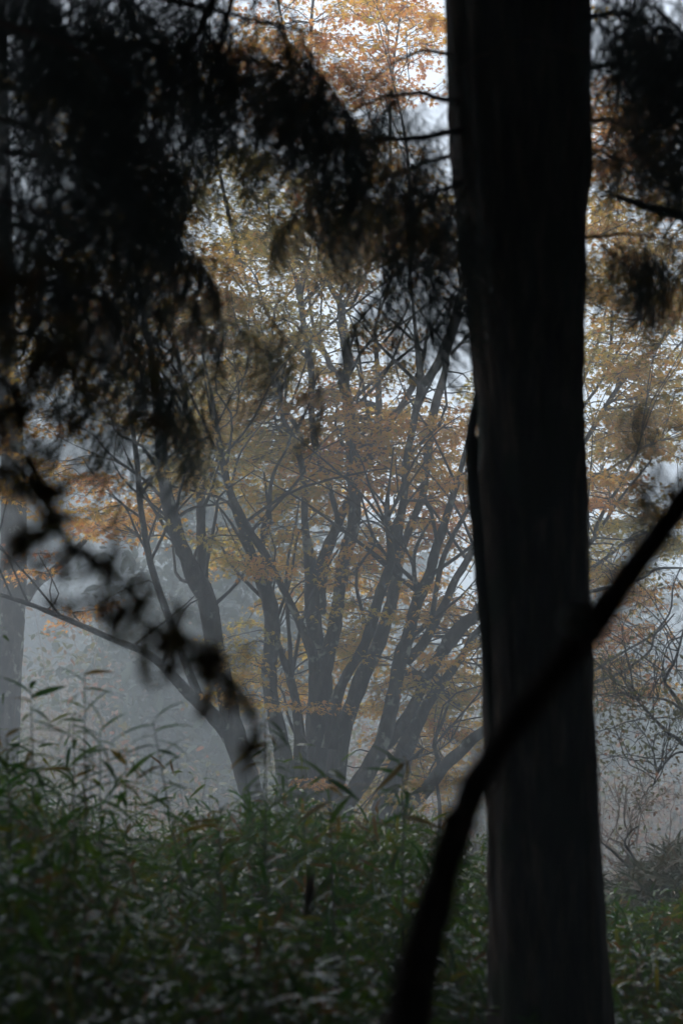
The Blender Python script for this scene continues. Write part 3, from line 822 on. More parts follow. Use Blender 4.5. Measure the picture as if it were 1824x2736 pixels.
CED = [
    # (P-pixel controls x, y, depth), sprays
    ([(1060, 300, 7.8), (950, 318, 7.6), (840, 325, 7.5), (720, 345, 7.4)], 46, .013, 0.32, 0.65),
    ([(1060, 240, 7.8), (960, 215, 7.7), (880, 225, 7.8), (800, 260, 7.9)], 27, .012, 0.30, 0.58),
    ([(1060, 420, 7.8), (1010, 440, 7.7), (965, 490, 7.6), (930, 560, 7.6)], 14, .010, 0.30, 0.62),
    ([(1070, 430, 7.8), (1045, 470, 7.6), (1015, 540, 7.5), (985, 620, 7.5)], 33, .009, 0.35, 0.70),
    ([(1020, 560, 7.55), (1005, 630, 7.5), (985, 700, 7.5), (965, 760, 7.5)], 7, .004, 0.25, 0.44),
    ([(1060, 350, 7.85), (960, 380, 8.2), (870, 420, 8.3), (800, 470, 8.4)], 7, .010, 0.30, 0.62),
    ([(1340, 40, 7.8), (1420, 30, 7.7), (1500, 60, 7.6), (1620, 130, 7.5)], 56, .012, 0.46, 0.84),
    ([(1340, 160, 7.9), (1420, 150, 8.0), (1500, 200, 8.1), (1600, 290, 8.2)], 30, .011, 0.40, 0.71),
    ([(1340, 280, 7.9), (1400, 275, 7.7), (1450, 300, 7.6), (1490, 340, 7.6)], 20, .009, 0.34, 0.60),
    ([(1340, 545, 7.9), (1400, 540, 7.8), (1450, 535, 7.7), (1525, 545, 7.6)], 34, .008, 0.34, 0.60),
    ([(1045, 130, 7.8), (960, 120, 7.6), (880, 160, 7.5), (820, 220, 7.4)], 5, .008, 0.25, 0.42),
    ([(1350, 120, 7.7), (1200, 90, 7.35), (1120, 120, 7.3), (1030, 170, 7.4)], 0, .010, 0.30, 0.52),
    ([(1340, -80, 7.8), (1420, -70, 7.6), (1500, -40, 7.5), (1640, 20, 7.4)], 26, .012, .4, .7),
]
for ctrl, ns, r0, s0, s1 in CED:
    conifer_branch(cedar, [atP(*c) for c in ctrl], r0, .003, ns, M_DARK_BARK, s0, s1, start=.08)
for ctrl in ([(1345, 335, 7.9), (1420, 365, 7.8), (1500, 400, 7.7), (1590, 430, 7.6)], [(1345, 345, 7.9), (1430, 390, 7.9), (1510, 425, 7.9), (1590, 460, 7.9)]):
    conifer_branch(cedar, [atP(*c) for c in ctrl], .006, .003, 0, M_DARK_BARK, name='dead_twig')


# ------------------------------------------------------------------ crowns above the view: the trees' own, and unseen ones added for shade
def crown_cards(mb, seed, x, y, z0, z1, rad, n=1500, card=.68, taper=.65):
    r_ = np.random.default_rng(seed)
    t = r_.random(n) ** .9
    z = z0 + (z1 - z0) * t
    rr_ = rad * (1 - taper * t) * np.sqrt(r_.random(n))
    az = r_.uniform(0, 6.28, n)
    pos = np.stack([x + rr_ * np.cos(az), y + rr_ * np.sin(az), z - .12 * rr_], -1)
    keep = (pos[:, 2] > 2.6 + .43 * np.maximum(pos[:, 1], 0)) | (np.abs(pos[:, 0]) > .16 * pos[:, 1] + .9) | (pos[:, 1] < -.5)
    pos, az = pos[keep], az[keep]          # cards that would show in the camera view are dropped
    n = len(pos)
    scatter(mb, OVAL_V, OVAL_F, pos, az + r_.normal(0, .5, n), r_.normal(.35, .3, n), r_.normal(0, .5, n), card * r_.uniform(.6, 1.5, n), r_.random(n) * .5)


def own_crown(root, x, y, z0, seed):
    mb = MB()
    crown_cards(mb, seed, x, y, z0, z0 + 9, 3.6, 2600, .45)
    mb.build('crown', M_CANOPY, root)['kind'] = 'stuff'


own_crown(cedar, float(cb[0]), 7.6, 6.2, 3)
# unseen cedar crowns added beside, above and behind the viewer to shade the foreground
SHADE_GROVE = [(-3.4, 2.0, 4.8, 3.2), (3.2, 1.4, 4.6, 3.2), (0.2, -3.0, 2.8, 3.6), (5.4, 5.0, 5.4, 3.4), (0.5, 4.2, 4.6, 3.6), (-1.0, 9.8, 6.8, 3.8), (2.6, 11.0, 7.0, 3.6), (0.2, 13.5, 8.4, 3.6), (-3.5, 5.2, 5.2, 3.2), (3.6, 5.6, 5.4, 3.2), (0, 1.0, 3.6, 3.0), (5.6, 13.0, 7.6, 3.4), (-3.4, 8.4, 6.2, 3.4), (1.2, 7.2, 5.8, 3.4), (-1.4, 5.6, 5.0, 3.2), (-.5, 7.4, 5.9, 3.2), (1.6, 9.2, 6.6, 3.2), (-2.2, 3.6, 4.2, 3.0), (2.2, 4.4, 4.6, 3.0), (-4.6, 16.0, 9.4, 4.6), (4.9, 16.8, 9.8, 4.6), (-5.0, 12.6, 8.0, 4.4), (5.4, 13.2, 8.2, 4.4)]
SHADE_GROVE += [(7.0 * math.sin(a), -1.5 - 7.0 * math.cos(a), .6, 3.0) for a in np.linspace(-1.75, 1.75, 12)]
SHADE_GROVE += [(6.4, 3.2, .6, 3.0), (7.4, 7.4, .8, 3.2), (8.2, 11.6, 1.0, 3.4), (9.4, 16.0, 1.2, 3.4), (-6.6, 2.6, .6, 3.0), (-6.4, 5.4, .8, 2.8), (-8.6, 7.4, 1.0, 3.0), (-4.4, .2, .4, 2.2), (4.4, -.2, .4, 2.2), (-4.9, 3.4, .4, 2.0), (4.7, 3.2, .4, 2.0), (4.9, 6.2, .4, 1.9), (5.6, 9.4, .4, 2.2), (-2.4, -2.6, .3, 2.0), (2.6, -2.8, .3, 2.0)]
lf, tk = MB(), MB()
for k, (x, y, dz, rad) in enumerate(SHADE_GROVE):
    z = float(ground_z(x, y))
    zc = z + dz if dz < 2 else dz
    crown_cards(lf, 100 + k, x, y, zc, zc + 10, rad)
    if y > -1 and abs(x) < .15 * y + 1.2:
        continue  # shading crowns over the view hang without a trunk
    zs = np.linspace(z - .1, zc + 8, 14)
    tk.tube(np.stack([x + .05 * np.sin(zs), y + .05 * np.cos(zs), zs], -1), np.linspace(.22, .05, 14), 12, .05)
o = lf.build('shade_grove', M_CANOPY)
tag(o, 'unseen cedar crowns added above and behind the viewer to shade the foreground', 'grove', kind='stuff')
tk.build('trunks', M_CEDAR_BARK, o, smooth=True)['kind'] = 'stuff'

# ------------------------------------------------------------------ left conifer whose boughs fill the upper left
lx, ly = -2.3, 7.2
lz = float(ground_z(lx, ly))
hem = empty('conifer_tree', (lx, ly, lz), 'dark drooping conifer whose boughs hang across the upper left', 'tree')
mb = MB()
zs = np.linspace(lz - .1, 15, 26)
mb.tube(np.stack([lx + .04 * np.sin(zs), ly + .04 * np.cos(zs * 1.3), zs], -1), np.interp(zs, [lz, 15], [.21, .04]), 18, .05)
mb.build('trunk', M_CEDAR_BARK, hem, smooth=True)
own_crown(hem, lx, ly, 6.0, 7)
HEM = [
    ([(-620, -120, 7.2), (-200, -90, 6.9), (200, -40, 6.7), (560, 40, 6.6), (740, 80, 6.6)], 41, .020),
    ([(-620, 60, 7.2), (-200, 60, 7.0), (200, 90, 6.9), (500, 130, 6.9), (670, 160, 6.9)], 25, .018),
    ([(-620, 160, 7.2), (-200, 170, 7.5), (150, 220, 7.8), (360, 250, 7.9), (480, 280, 8.0)], 20, .018),
    ([(-620, 330, 7.2), (-250, 330, 6.8), (100, 360, 6.5), (280, 400, 6.4), (380, 460, 6.4)], 16, .016),
    ([(-620, 480, 7.2), (-250, 490, 7.0), (60, 520, 6.9), (240, 560, 6.8), (330, 610, 6.8)], 15, .015),
    ([(-620, 560, 7.2), (-200, 590, 7.5), (150, 660, 7.7), (310, 730, 7.8), (380, 820, 7.8)], 16, .015),
    ([(-620, 700, 7.2), (-250, 710, 7.3), (60, 770, 7.4), (260, 840, 7.5), (360, 920, 7.5)], 11, .013),
    ([(-620, -30, 7.2), (-300, 0, 6.0), (0, 50, 5.3), (200, 130, 5.0), (330, 220, 4.9)], 18, .016),
    ([(-620, 420, 7.2), (-350, 430, 6.2), (-80, 450, 5.6), (100, 490, 5.4), (220, 560, 5.3)], 26, .014),
    ([(-620, 230, 7.2), (-350, 230, 6.5), (-60, 260, 6.0), (140, 320, 5.8), (260, 390, 5.8)], 26, .014),
    ([(520, -140, 7.2), (495, -20, 6.6), (450, 80, 6.4), (400, 170, 6.3), (380, 260, 6.3)], 5, .020),
    ([(560, -140, 7.2), (530, 20, 6.9), (500, 130, 6.8), (480, 220, 6.8), (430, 330, 6.8)], 5, .011),
    ([(400, 640, 6.8), (470, 600, 6.8), (520, 610, 6.8), (560, 650, 6.8)], 4, .005),
    ([(-620, -160, 7.2), (-200, -110, 6.4), (150, -60, 6.0), (400, -30, 5.9), (640, 10, 5.9)], 26, .016),
]
for ctrl, ns, r0 in HEM:
    conifer_branch(hem, [atP(*c) for c in ctrl], r0, .003, ns, M_DARK_BARK, .42, .8, spread=.13, start=.32)

mb = MB()
for k in range(115):
    if k < 66:
        p_ = atP(rng.uniform(-160, 480), rng.uniform(-190, 40), rng.uniform(6.2, 8.2))
    else:
        p_ = atP(rng.uniform(-160, 300), rng.uniform(60, 520), rng.uniform(6.2, 8.6))
    fr = FRONDS[rng.integers(5)]
    Mx = rot_mats(np.array([rng.normal(0, .7)]), np.array([rng.uniform(.1, 1.0)]), np.array([rng.normal(0, .2)]))[0]
    V_ = (fr[0] * rng.uniform(.5, .95)) @ Mx.T + p_
    mb.v.append(V_); mb.t.append(fr[2]); mb.f.extend([[i + mb.n for i in q_] for q_ in fr[1]]); mb.n += len(V_)
mb.build('foliage', M_NEEDLE, hem)['kind'] = 'stuff'

# ------------------------------------------------------------------ broken snag branch and needle twig entering from the right
rx, ry = 2.0, 8.4
rz = float(ground_z(rx, ry))
snag = empty('snag_tree', (rx, ry, rz), 'dead tree beyond the right edge with a broken branch stub', 'tree')
mb = MB()
zs = np.linspace(rz - .1, 7, 16)
mb.tube(np.stack([rx + .05 * np.sin(zs), ry + 0 * zs, zs], -1), np.linspace(.16, .07, 16), 14, .06)
mb.build('trunk', M_DARK_BARK, snag, smooth=True)
P = spline([atP(2150, 610, 8.4), atP(1800, 540, 8.2), atP(1568, 496, 8.0), atP(1500, 480, 8.0), atP(1450, 463, 8.0), atP(1396, 446, 8.0)], 22)
mb = MB()
mb.tube(P, np.linspace(.028, .0085, 22) * (1 + .12 * np.sin(np.arange(22) * 1.9)), 9, .1)
mb.build('broken_branch', M_DARK_BARK, snag, smooth=True)
conifer_branch(snag, [np.array([2.0, 8.4, 3.1]), atP(1700, 880, 6.6), atP(1560, 900, 6.0), atP(1500, 915, 5.9)], .008, .003, 8, M_DARK_BARK, smin=.16, smax=.28, start=.7)
conifer_branch(snag, [np.array([2.0, 8.4, 3.0]), atP(1700, 960, 6.4), atP(1570, 980, 5.8), atP(1490, 1000, 5.6)], .008, .003, 7, M_DARK_BARK, smin=.2, smax=.38, start=.7)

# ------------------------------------------------------------------ leaning sapling close to the camera
lean = [(1900, 690, 2.9, 62), (1700, 965, 2.95, 64), (1568, 1150, 3.0, 66), (1440, 1325, 3.0, 66), (1350, 1448, 3.02, 74), (1235, 1595, 3.05, 66), (1125, 1745, 3.08, 66), (1056, 1890, 3.1, 78), (1005, 2050, 3.12, 78), (962, 2220, 3.14, 88), (925, 2400, 3.16, 96), (850, 2900, 3.2, 100), (800, 3500, 3.22, 108)]
q = np.array([[*atP(x, y, d), w * 1.06 * 1.1633 * K * d / 2] for x, y, d, w in lean[::-1]])
gz = float(ground_z(q[0, 0], q[0, 1]))
q = np.vstack([[q[0, 0] - .05, q[0, 1], gz - .05, q[0, 3] * 1.1], q])
sap = empty('leaning_sapling', (q[0, 0], q[0, 1], gz), 'blurred dark sapling leaning across the cedar trunk in the foreground', 'sapling')
S = spline(q, 70)
mb = MB()
mb.tube(S[:, :3], S[:, 3] * (1 + .06 * np.sin(np.arange(70) * 1.3) + .10 * np.convolve(rng.normal(0, 1, 72), np.ones(3) / 3, 'valid')), 14, .08)
mb.build('trunk', M_DARK_BARK, sap, smooth=True)
c0, c1 = atP(1352, 1446, 3.02), atP(1318, 1424, 2.93)
mb = MB()
mb.tube(np.array([c0, c0 * .5 + c1 * .5, c1]), [.024, .020, .0185], 14, .04)
st = mb.build('branch_stub', M_DARK_BARK, sap, smooth=True)
mb = MB()
mb.tube(np.array([c1, c1 + (c1 - c0) * .05, c1 + (c1 - c0) * .12, c1 + (c1 - c0) * .16]), [.0182, .0178, .013, .004], 14)
mb.build('cut_face', M_CUT, st)
c0, c1 = atP(1056, 1890, 3.1), atP(1042, 1893, 3.055)
mb = MB()
mb.tube(np.array([c0, c1, c1 + (c1 - c0) * .1]), [.024, .019, .010], 12, .05)
mb.build('knot', M_DEADBROWN, sap, smooth=True)

for k in range(14):
    i = rng.integers(26, 66)
    a_ = S[i, :3]
    dv = np.array([rng.normal(0, .6), rng.normal(0, .5), rng.uniform(-.3, 1)])
    dv /= np.linalg.norm(dv)
    L = rng.uniform(.05, .13)
    mb = MB()
    mb.tube(spline(np.array([a_, a_ + dv * L * .5 + rng.normal(0, .008, 3), a_ + dv * L]), 6), np.linspace(.0045, .0012, 6), 5)
    mb.build('twig', M_DARK_BARK, sap, smooth=True)

# ------------------------------------------------------------------ blurred broadleaf branches close on the left
ux, uy = -1.0, 2.9
uz = float(ground_z(ux, uy))
und = empty('understory_tree', (ux, uy, uz), 'small broadleaf tree with blurred leafy branches drooping in from the left', 'tree')
mb = MB()
zs = np.linspace(uz - .05, 3.4, 14)
mb.tube(np.stack([ux + .05 * np.sin(zs * 1.4), uy + .03 * np.cos(zs), zs], -1), np.linspace(.06, .025, 14), 10, .06)
mb.build('trunk', M_DARK_BARK, und, smooth=True)
def near_twig(seed):
    r_ = np.random.default_rng(seed)
    m_ = MB()
    ax = np.array([(t * 2.0, .15 * math.sin(t * 3 + seed), -.35 * t * t) for t in np.linspace(0, 1, 5)])
    m_.tube(ax, np.linspace(.03, .015, 5), 4, cap=False, tint=.6)
    k_ = 7
    tt = np.linspace(.15, 1, k_)
    p_ = np.stack([np.interp(tt, np.linspace(0, 1, 5), ax[:, c]) for c in range(3)], -1)
    ya = np.where(np.arange(k_) % 2, .9, -.9) * (1.2 - tt) + r_.normal(0, .3, k_)
    scatter(m_, OVAL_V if seed % 2 else MAPLE_V, OVAL_F if seed % 2 else MAPLE_F, p_, ya, r_.uniform(.1, 1.0, k_), r_.normal(0, .6, k_), r_.uniform(.75, 1.2, k_), r_.uniform(0, .6, k_))
    return m_.mesh('leafy_twig', M_NEAR_LEAF)


NEARLEAF = [near_twig(k) for k in range(4)]
UND = [
    ([(-700, 480, 3.6), (-250, 540, 3.6), (0, 640, 3.6), (100, 800, 3.6), (160, 980, 3.65)], 60, .009, .05),
    ([(-700, 620, 3.6), (-300, 700, 3.5), (-40, 840, 3.5), (70, 1020, 3.5), (110, 1230, 3.5)], 66, .009, .052),
    ([(-700, 760, 3.6), (-300, 880, 3.7), (20, 1080, 3.8), (190, 1270, 3.9), (310, 1370, 3.95), (430, 1460, 4.0), (570, 1590, 4.05)], 32, .009, .026),
    ([(20, 1080, 3.8), (110, 1210, 3.8), (250, 1330, 3.8), (350, 1440, 3.8), (400, 1570, 3.8)], 13, .005, .03),
    ([(190, 1270, 3.9), (330, 1340, 4.0), (450, 1420, 4.1), (560, 1480, 4.15)], 8, .004, .024),
    ([(430, 1460, 4.0), (510, 1550, 4.0), (580, 1640, 4.0), (640, 1660, 4.0)], 10, .003, .018),
]
for ctrl, nl, r0, sprd in UND:
    S = spline(np.array([atP(c[0], c[1], c[2] * .8) for c in ctrl]), 20)
    mb = MB()
    mb.tube(S, np.linspace(r0 * .8, .0012, 20), 6, .05)
    br = mb.build('branch', M_DARK_BARK, und, smooth=True)
    nl = int(nl * 1.25)
    for k in range(nl):
        t = .25 + .75 * (k + rng.random()) / nl
        if ctrl[0][0] > -100:
            t = (k + rng.random()) / nl
        i = min(int(t * 19), 18)
        p_ = S[i] + rng.normal(0, sprd * .8, 3)
        place('leafy_twig', NEARLEAF[rng.integers(4)], br, p_, rng.uniform(0, 6.28), rng.uniform(-.1, 1.2), rng.normal(0, .6), rng.uniform(.016, .026))

# ------------------------------------------------------------------ bamboo grass thicket
DMIN, DMAX = 5.8, 14.5


def bamboo_top(x, y):
    """height of the thicket above the ground"""
    px = x / max(y, .1) / K + 912
    h = 0.66 + 0.012 * (y - 5.5)
    h += .42 * math.exp(-((px - 40) / 230) ** 2) + .05 * math.exp(-((px - 740) / 160) ** 2)
    h -= .20 / (1 + math.exp(-(px - 1130) / 30))
    h *= 1 - .48 / (1 + math.exp(-(px - 1500) / 40))
    h += .11 * math.sin(x * 4.3 + y * 1.3) + .08 * math.sin(x * 9 - y * 2.1)
    h -= .10 * math.exp(-((px - 480) / 120) ** 2)
    return h


mb, lf = MB(), MB()
pos, yaw, pit, rol, sc, ti = [], [], [], [], [], []
NC = 6200
for _ in range(NC):
    d = DMIN + (DMAX - DMIN) * rng.random() ** .8
    hw = d * .1412 * 1.35 + .25
    x = rng.uniform(-hw, hw)
    if abs(x - cb[0]) < .30 and abs(d - 8.2) < .3:
        continue
    if math.hypot(x - q[0, 0], d - q[0, 1]) < .12:
        continue
    z0 = float(ground_z(x, d))
    h = bamboo_top(x, d) * rng.uniform(.68, 1.08) * (rng.uniform(1.15, 1.45) if rng.random() < .06 else 1)
    ln = rng.normal(0, .10, 2)
    t = np.linspace(0, 1, 6)
    C = np.stack([x + ln[0] * t ** 1.6, d + ln[1] * t ** 1.6, z0 + h * t], -1)
    mb.tube(C, np.linspace(.0034, .0012, 6), 3, cap=False)
    nl = rng.integers(13, 24)
    tt = .36 + .64 * rng.random(nl) ** .8
    b_ = np.stack([np.interp(tt, t, C[:, c]) for c in range(3)], -1)
    b_ += rng.normal(0, .05, b_.shape) * np.array([1, 1, .5])
    pos.append(b_)
    yaw.append(rng.uniform(0, 6.28, nl))
    pit.append(rng.normal(-.05, .5, nl))
    rol.append(rng.normal(0, .5, nl))
    sc.append(rng.uniform(.06, .145, nl))
    base = rng.random() * .34 if rng.random() > .06 else .75
    ti.append(np.clip(base + rng.normal(0, .12, nl) + (rng.random(nl) < .04) * .6 + .45 * np.maximum(tt - .62, 0), 0, 1))
scatter(lf, STRAP_V, STRAP_F, np.concatenate(pos), np.concatenate(yaw), np.concatenate(pit), np.concatenate(rol), np.concatenate(sc), np.concatenate(ti))
o = lf.build('bamboo_grass', M_BAMBOO)
tag(o, 'dense thicket of glossy green bamboo grass across the bottom', 'bamboo', kind='stuff')
cu = mb.build('culms', M_CULM, o)
cu['kind'] = 'stuff'

# tall single shoots above the thicket
BL = []
for k, (w, bd) in enumerate([(.07, .35), (.06, .7), (.078, .2)]):
    v, f = blade_leaf(w, bd)
    for tnt in (.1, .3, .75):
        m_ = MB()
        m_.add(v, f, tnt)
        BL.append(m_.mesh('leaf', M_BAMBOO))
SHOOTS = [  # tip x, y, depth, lean px, label
    (195, 1545, 9.4, 10, 'tallest thin bamboo shoot at left, bare below with three leaves at its tip'),
    (170, 1640, 9.2, 14, 'leafy bamboo shoot with yellowing leaves, second from the left among the tall ones'),
    (72, 1580, 9.0, -6, 'bushy dark green bamboo shoot standing nearest the left edge'),
    (230, 1680, 9.5, 22, 'short bamboo shoot with a drooping yellow leaf, left of the slanting slender shoot'),
    (352, 1655, 9.3, -60, 'slender bamboo shoot slanting alone against the fog left of the maple'),
    (290, 1745, 9.6, 16, 'arching bamboo shoot between the yellowing shoots and the slanting slender one'),
    (610, 1650, 9.3, 8, 'slim bamboo shoot in front of the forked leaning maple'),
    (755, 1770, 9.2, -10, 'bamboo shoot with a pale glossy leaf in front of the great maple core'),
    (925, 1735, 9.4, 14, 'bamboo shoot with yellow lower leaves in front of the right maple stems'),
    (505, 1855, 9.5, 30, 'bamboo shoot bending right just left of the maple foot'),
    (15, 1690, 8.8, -12, 'bamboo shoot cut by the left edge of the picture'),
    (430, 1860, 9.7, -14, 'low bamboo shoot with twisted leaves below the slanting slender shoot'),
]
for tx, ty, d, lnp, lab in SHOOTS:
    tip = atP(tx, ty, d)
    bx_ = atP(tx - lnp + abs(lnp), 2300, d)
    z0 = float(ground_z(bx_[0], d))
    C = spline(np.array([[bx_[0], d, z0], [bx_[0] * .6 + tip[0] * .4, d + .02, z0 + (tip[2] - z0) * .55], tip]), 12)
    root = empty('bamboo_shoot', (bx_[0], d, z0), lab, 'bamboo', 'tall bamboo shoots above the thicket')
    m_ = MB()
    m_.tube(C, np.linspace(.0055, .0018, 12), 6)
    m_.build('culm', M_CULM, root, smooth=True)
    nl = 8 if lab.startswith('tallest') else 36
    L = tip[2] - z0
    for k in range(nl):
        frac = (k + rng.random() * .6) / nl
        t = 1 - frac ** 1.1 * (.14 if nl == 8 else min(.55, .95 / L))
        f = t * 11
        i = min(int(f), 10)
        p_ = C[i] + (C[i + 1] - C[i]) * (f - i)
        side = (k % 2) * math.pi + rng.normal(0, .7)
        place('leaf', BL[rng.integers(9) if rng.random() < .5 else rng.choice([0, 1, 3, 4, 6, 7])], root, p_, side, rng.uniform(-1.0, .5), rng.normal(0, .4), rng.uniform(.11, .2))
# dead brown sheath
m_ = MB()
P = spline([atP(716, 2010, 5.9), atP(712, 2050, 5.88), atP(702, 2105, 5.86)], 8)
m_.tube(P, [.004, .008, .0105, .012, .012, .010, .007, .003], 8, .05)
tag(m_.build('dead_bamboo_sheath', M_DEADBROWN, smooth=True), 'reddish brown dead sheath upright among the glossy bamboo leaves', 'sheath')

# ------------------------------------------------------------------ right-hand undergrowth behind the cedar
# low faded bamboo and brush at the right, about 15 m away
lf, mb = MB(), MB()
n_ = 9000
d = rng.uniform(16, 22.5, n_)
px = rng.uniform(1480, 2050, n_)
x = (px - 912) * K * d
top_y = 2330 + 60 * np.sin(px / 60.) + 25 * np.sin(px / 17.)
zt = np.array([at(a, b_, c)[2] for a, b_, c in zip(px, top_y, d)])
z0 = ground_z(x, d)
z = z0 + (zt - z0) * rng.random(n_) ** .55
scatter(lf, STRAP_V, STRAP_F, np.stack([x, d, z], -1), rng.uniform(0, 6.28, n_), rng.normal(-.2, .6, n_), rng.normal(0, .5, n_), rng.uniform(.10, .2, n_), np.clip(rng.normal(.4, .25, n_), 0, .9))
for _ in range(260):
    i = rng.integers(n_)
    mb.tube(np.array([[x[i], d[i], z0[i]], [x[i] + rng.normal(0, .1), d[i], z0[i] * .4 + zt[i] * .6], [x[i] + rng.normal(0, .2), d[i], zt[i]]]), [.006, .004, .002], 3, cap=False)
o = lf.build('brush', M_BRUSH)
tag(o, 'dull green misty brush in the lower right corner behind the cedar', 'brush', kind='stuff')
mb.build('stalks', M_CULM, o)['kind'] = 'stuff'


def branchy(mb, a, dirv, L, r, depth, pts, spread=.6, up=.1, kink=.18):
    n_ = 6
    P = [a]
    dv = np.array(dirv, float)
    for i in range(n_):
        dv = dv + rng.normal(0, kink, 3) + np.array([0, 0, up * .2])
        dv /= np.linalg.norm(dv)
        P.append(P[-1] + dv * L / n_)
    P = np.array(P)
    mb.tube(P, np.linspace(r, r * .45, n_ + 1), 5 if r > .01 else 4, cap=False)
    if depth == 0:
        pts.append(P[-1])
        pts.append(P[-3])
        return
    for k in range(rng.integers(2, 5)):
        i = rng.integers(2, n_ + 1)
        nd = dv + rng.normal(0, spread, 3)
        nd /= np.linalg.norm(nd)
        branchy(mb, P[i], nd, L * rng.uniform(.5, .8), r * .5, depth - 1, pts, spread, up, kink)


# bleached bare shrub
sx = at(1760, 2500, 17.5)
sx[2] = float(ground_z(sx[0], 17.5))
shr = empty('bare_shrub', sx, 'bleached bare shrub with tangled pale twigs right of the cedar', 'shrub')
arm = [([(1900, 2520, 20), (1824, 2405, 15), (1773, 2365, 13), (1715, 2359, 10), (1680, 2318, 9), (1640, 2280, 7), (1605, 2250, 5)], 17.5, 17.2),
       ([(1715, 2359, 9), (1690, 2290, 8), (1668, 2254, 7), (1680, 2225, 6), (1703, 2208, 5)], 17.4, 17.0),
       ([(1773, 2365, 10), (1730, 2380, 8), (1690, 2385, 6), (1650, 2375, 4)], 17.5, 17.8)]
tw, pts = MB(), []
for tr, d0, d1 in arm:
    P, rad = stem_pts(tr, d0, d1)
    m_ = MB()
    m_.tube(P, rad, 8, .08)
    m_.build('limb', M_TWIG, shr, smooth=True)
    for k in range(9):
        i = rng.integers(len(P) // 3, len(P))
        branchy(tw, P[i], [rng.normal(-.1, .6), rng.normal(0, .5), .9], rng.uniform(.3, .6), .006, 2, pts, .7, .2, .3)
foot = np.array([at(1900, 2520, 17.5), [at(1930, 2600, 17.5)[0], 17.5, float(ground_z(at(1930, 2600, 17.5)[0], 17.5)) - .1]])
m_ = MB()
m_.tube(spline(foot, 6), np.full(6, .05), 8, .06)
m_.build('limb', M_TWIG, shr, smooth=True)
tw.build('twigs', M_BLEACHED, shr)['kind'] = 'stuff'
lf = MB()
pts = np.array(pts)
sel = pts[rng.random(len(pts)) < .5]
n_ = len(sel)
scatter(lf, OVAL_V, OVAL_F, sel, rng.uniform(0, 6.28, n_), rng.normal(.3, .5, n_), rng.normal(0, .5, n_), rng.uniform(.025, .05, n_), np.clip(rng.normal(.7, .2, n_), 0, 1))
lf.build('leaves', M_SHRUB_LEAF, shr)['kind'] = 'stuff'

# small yellow-green tree entering from the right edge
tb = at(2000, 2500, 19)
tb[2] = float(ground_z(tb[0], 19.0))
st = empty('small_tree', tb, 'small yellow-green tree with dark twisted branches at the right edge', 'tree')
arms = [([(2000, 2560, 44), (1960, 2250, 34), (1890, 2000, 24), (1823, 1892, 16), (1789, 1844, 11), (1775, 1817, 9), (1799, 1770, 8), (1813, 1729, 7), (1830, 1660, 5)], 19, 18.4),
        ([(1925, 2100, 20), (1823, 1987, 13), (1782, 1957, 10), (1735, 1909, 8), (1704, 1875, 5), (1690, 1850, 3)], 19, 18.2),
        ([(1840, 1915, 10), (1790, 1875, 8), (1740, 1864, 6), (1690, 1868, 4)], 18.9, 18.4),
        ([(1950, 2200, 16), (1860, 2040, 9), (1810, 2010, 7), (1760, 2060, 5), (1740, 2110, 3)], 19, 18.6)]
tw, pts = MB(), []
for tr, d0, d1 in arms:
    P, rad = stem_pts(tr, d0, d1)
    m_ = MB()
    m_.tube(P, rad, 9, .07)
    m_.build('limb', M_TWIG, st, smooth=True)
    for k in range(12):
        i = rng.integers(len(P) // 2, len(P))
        branchy(tw, P[i], [rng.normal(-.35, .6), rng.normal(0, .5), rng.normal(.6, .5)], rng.uniform(.35, .7), .006, 2, pts, .7, .15, .25)
tw.build('twigs', M_TWIG, st)['kind'] = 'stuff'
pts = np.array(pts)
lf = MB()
n_ = 3600
i = rng.integers(len(pts), size=n_)
pp = pts[i] + rng.normal(0, .08, (n_, 3))
pyy = 2385 - (pp[:, 2] - EYE) / (K * 18.6)
keep = (rng.random(n_) < np.interp(pyy, [1700, 1850, 1900, 2100], [.10, .25, .9, .9]))
pp = pp[keep]
n_ = len(pp)
scatter(lf, OVAL_V, OVAL_F, pp, rng.uniform(0, 6.28, n_), rng.normal(.4, .4, n_), rng.normal(0, .5, n_), rng.uniform(.03, .055, n_), np.clip(rng.normal(.3, .2, n_), 0, .9))
lf.build('leaves', M_SHRUB_LEAF, st)['kind'] = 'stuff'

# thin straight sapling stem right of the maple foot
tr = [(1176, 2330, 14), (1172, 2250, 13), (1175, 2180, 12), (1170, 2120, 10), (1160, 2060, 6)]
P, rad = stem_pts(tr, 22.5, 22.6)
P = np.vstack([[P[0][0], P[0][1], float(ground_z(P[0][0], P[0][1])) - .1], P])
m_ = MB()
m_.tube(P, np.concatenate([[rad[0]], rad]), 8, .05)
o = m_.build('bare_sapling', M_TWIG, smooth=True)
tag(o, 'thin dark bare sapling stem between maple foot and foreground leaning limb', 'sapling')

# ------------------------------------------------------------------ far trees dissolving in the fog


def far_crown(name, seed, mat, h, w, n_=2600, leaf=.22, cone=False):
    r_ = np.random.default_rng(seed)
    m_ = MB()
    pos = []
    nb = 34
    for k in range(nb):
        t = r_.random()
        z = h * (.12 + .86 * t)
        rad = w * ((1 - t) ** .8 if cone else math.sin(math.pi * (.12 + .8 * t)) ** .7)
        az = r_.uniform(0, 6.28)
        rc = rad * r_.uniform(.25, .95)
        c = np.array([math.cos(az) * rc, math.sin(az) * rc, z])
        k_ = n_ // nb
        pos.append(c + r_.normal(0, 1, (k_, 3)) * np.array([.30 * w, .30 * w, .13 * w if not cone else .10 * w]))
    pos = np.concatenate(pos)
    n2 = len(pos)
    scatter(m_, OVAL_V, OVAL_F, pos, r_.uniform(0, 6.28, n2), r_.normal(.4, .5, n2), r_.normal(0, .5, n2), leaf * r_.uniform(.5, 1.4, n2), np.clip(r_.normal(.4, .25, n2), 0, 1))
    return m_.mesh(name, mat)


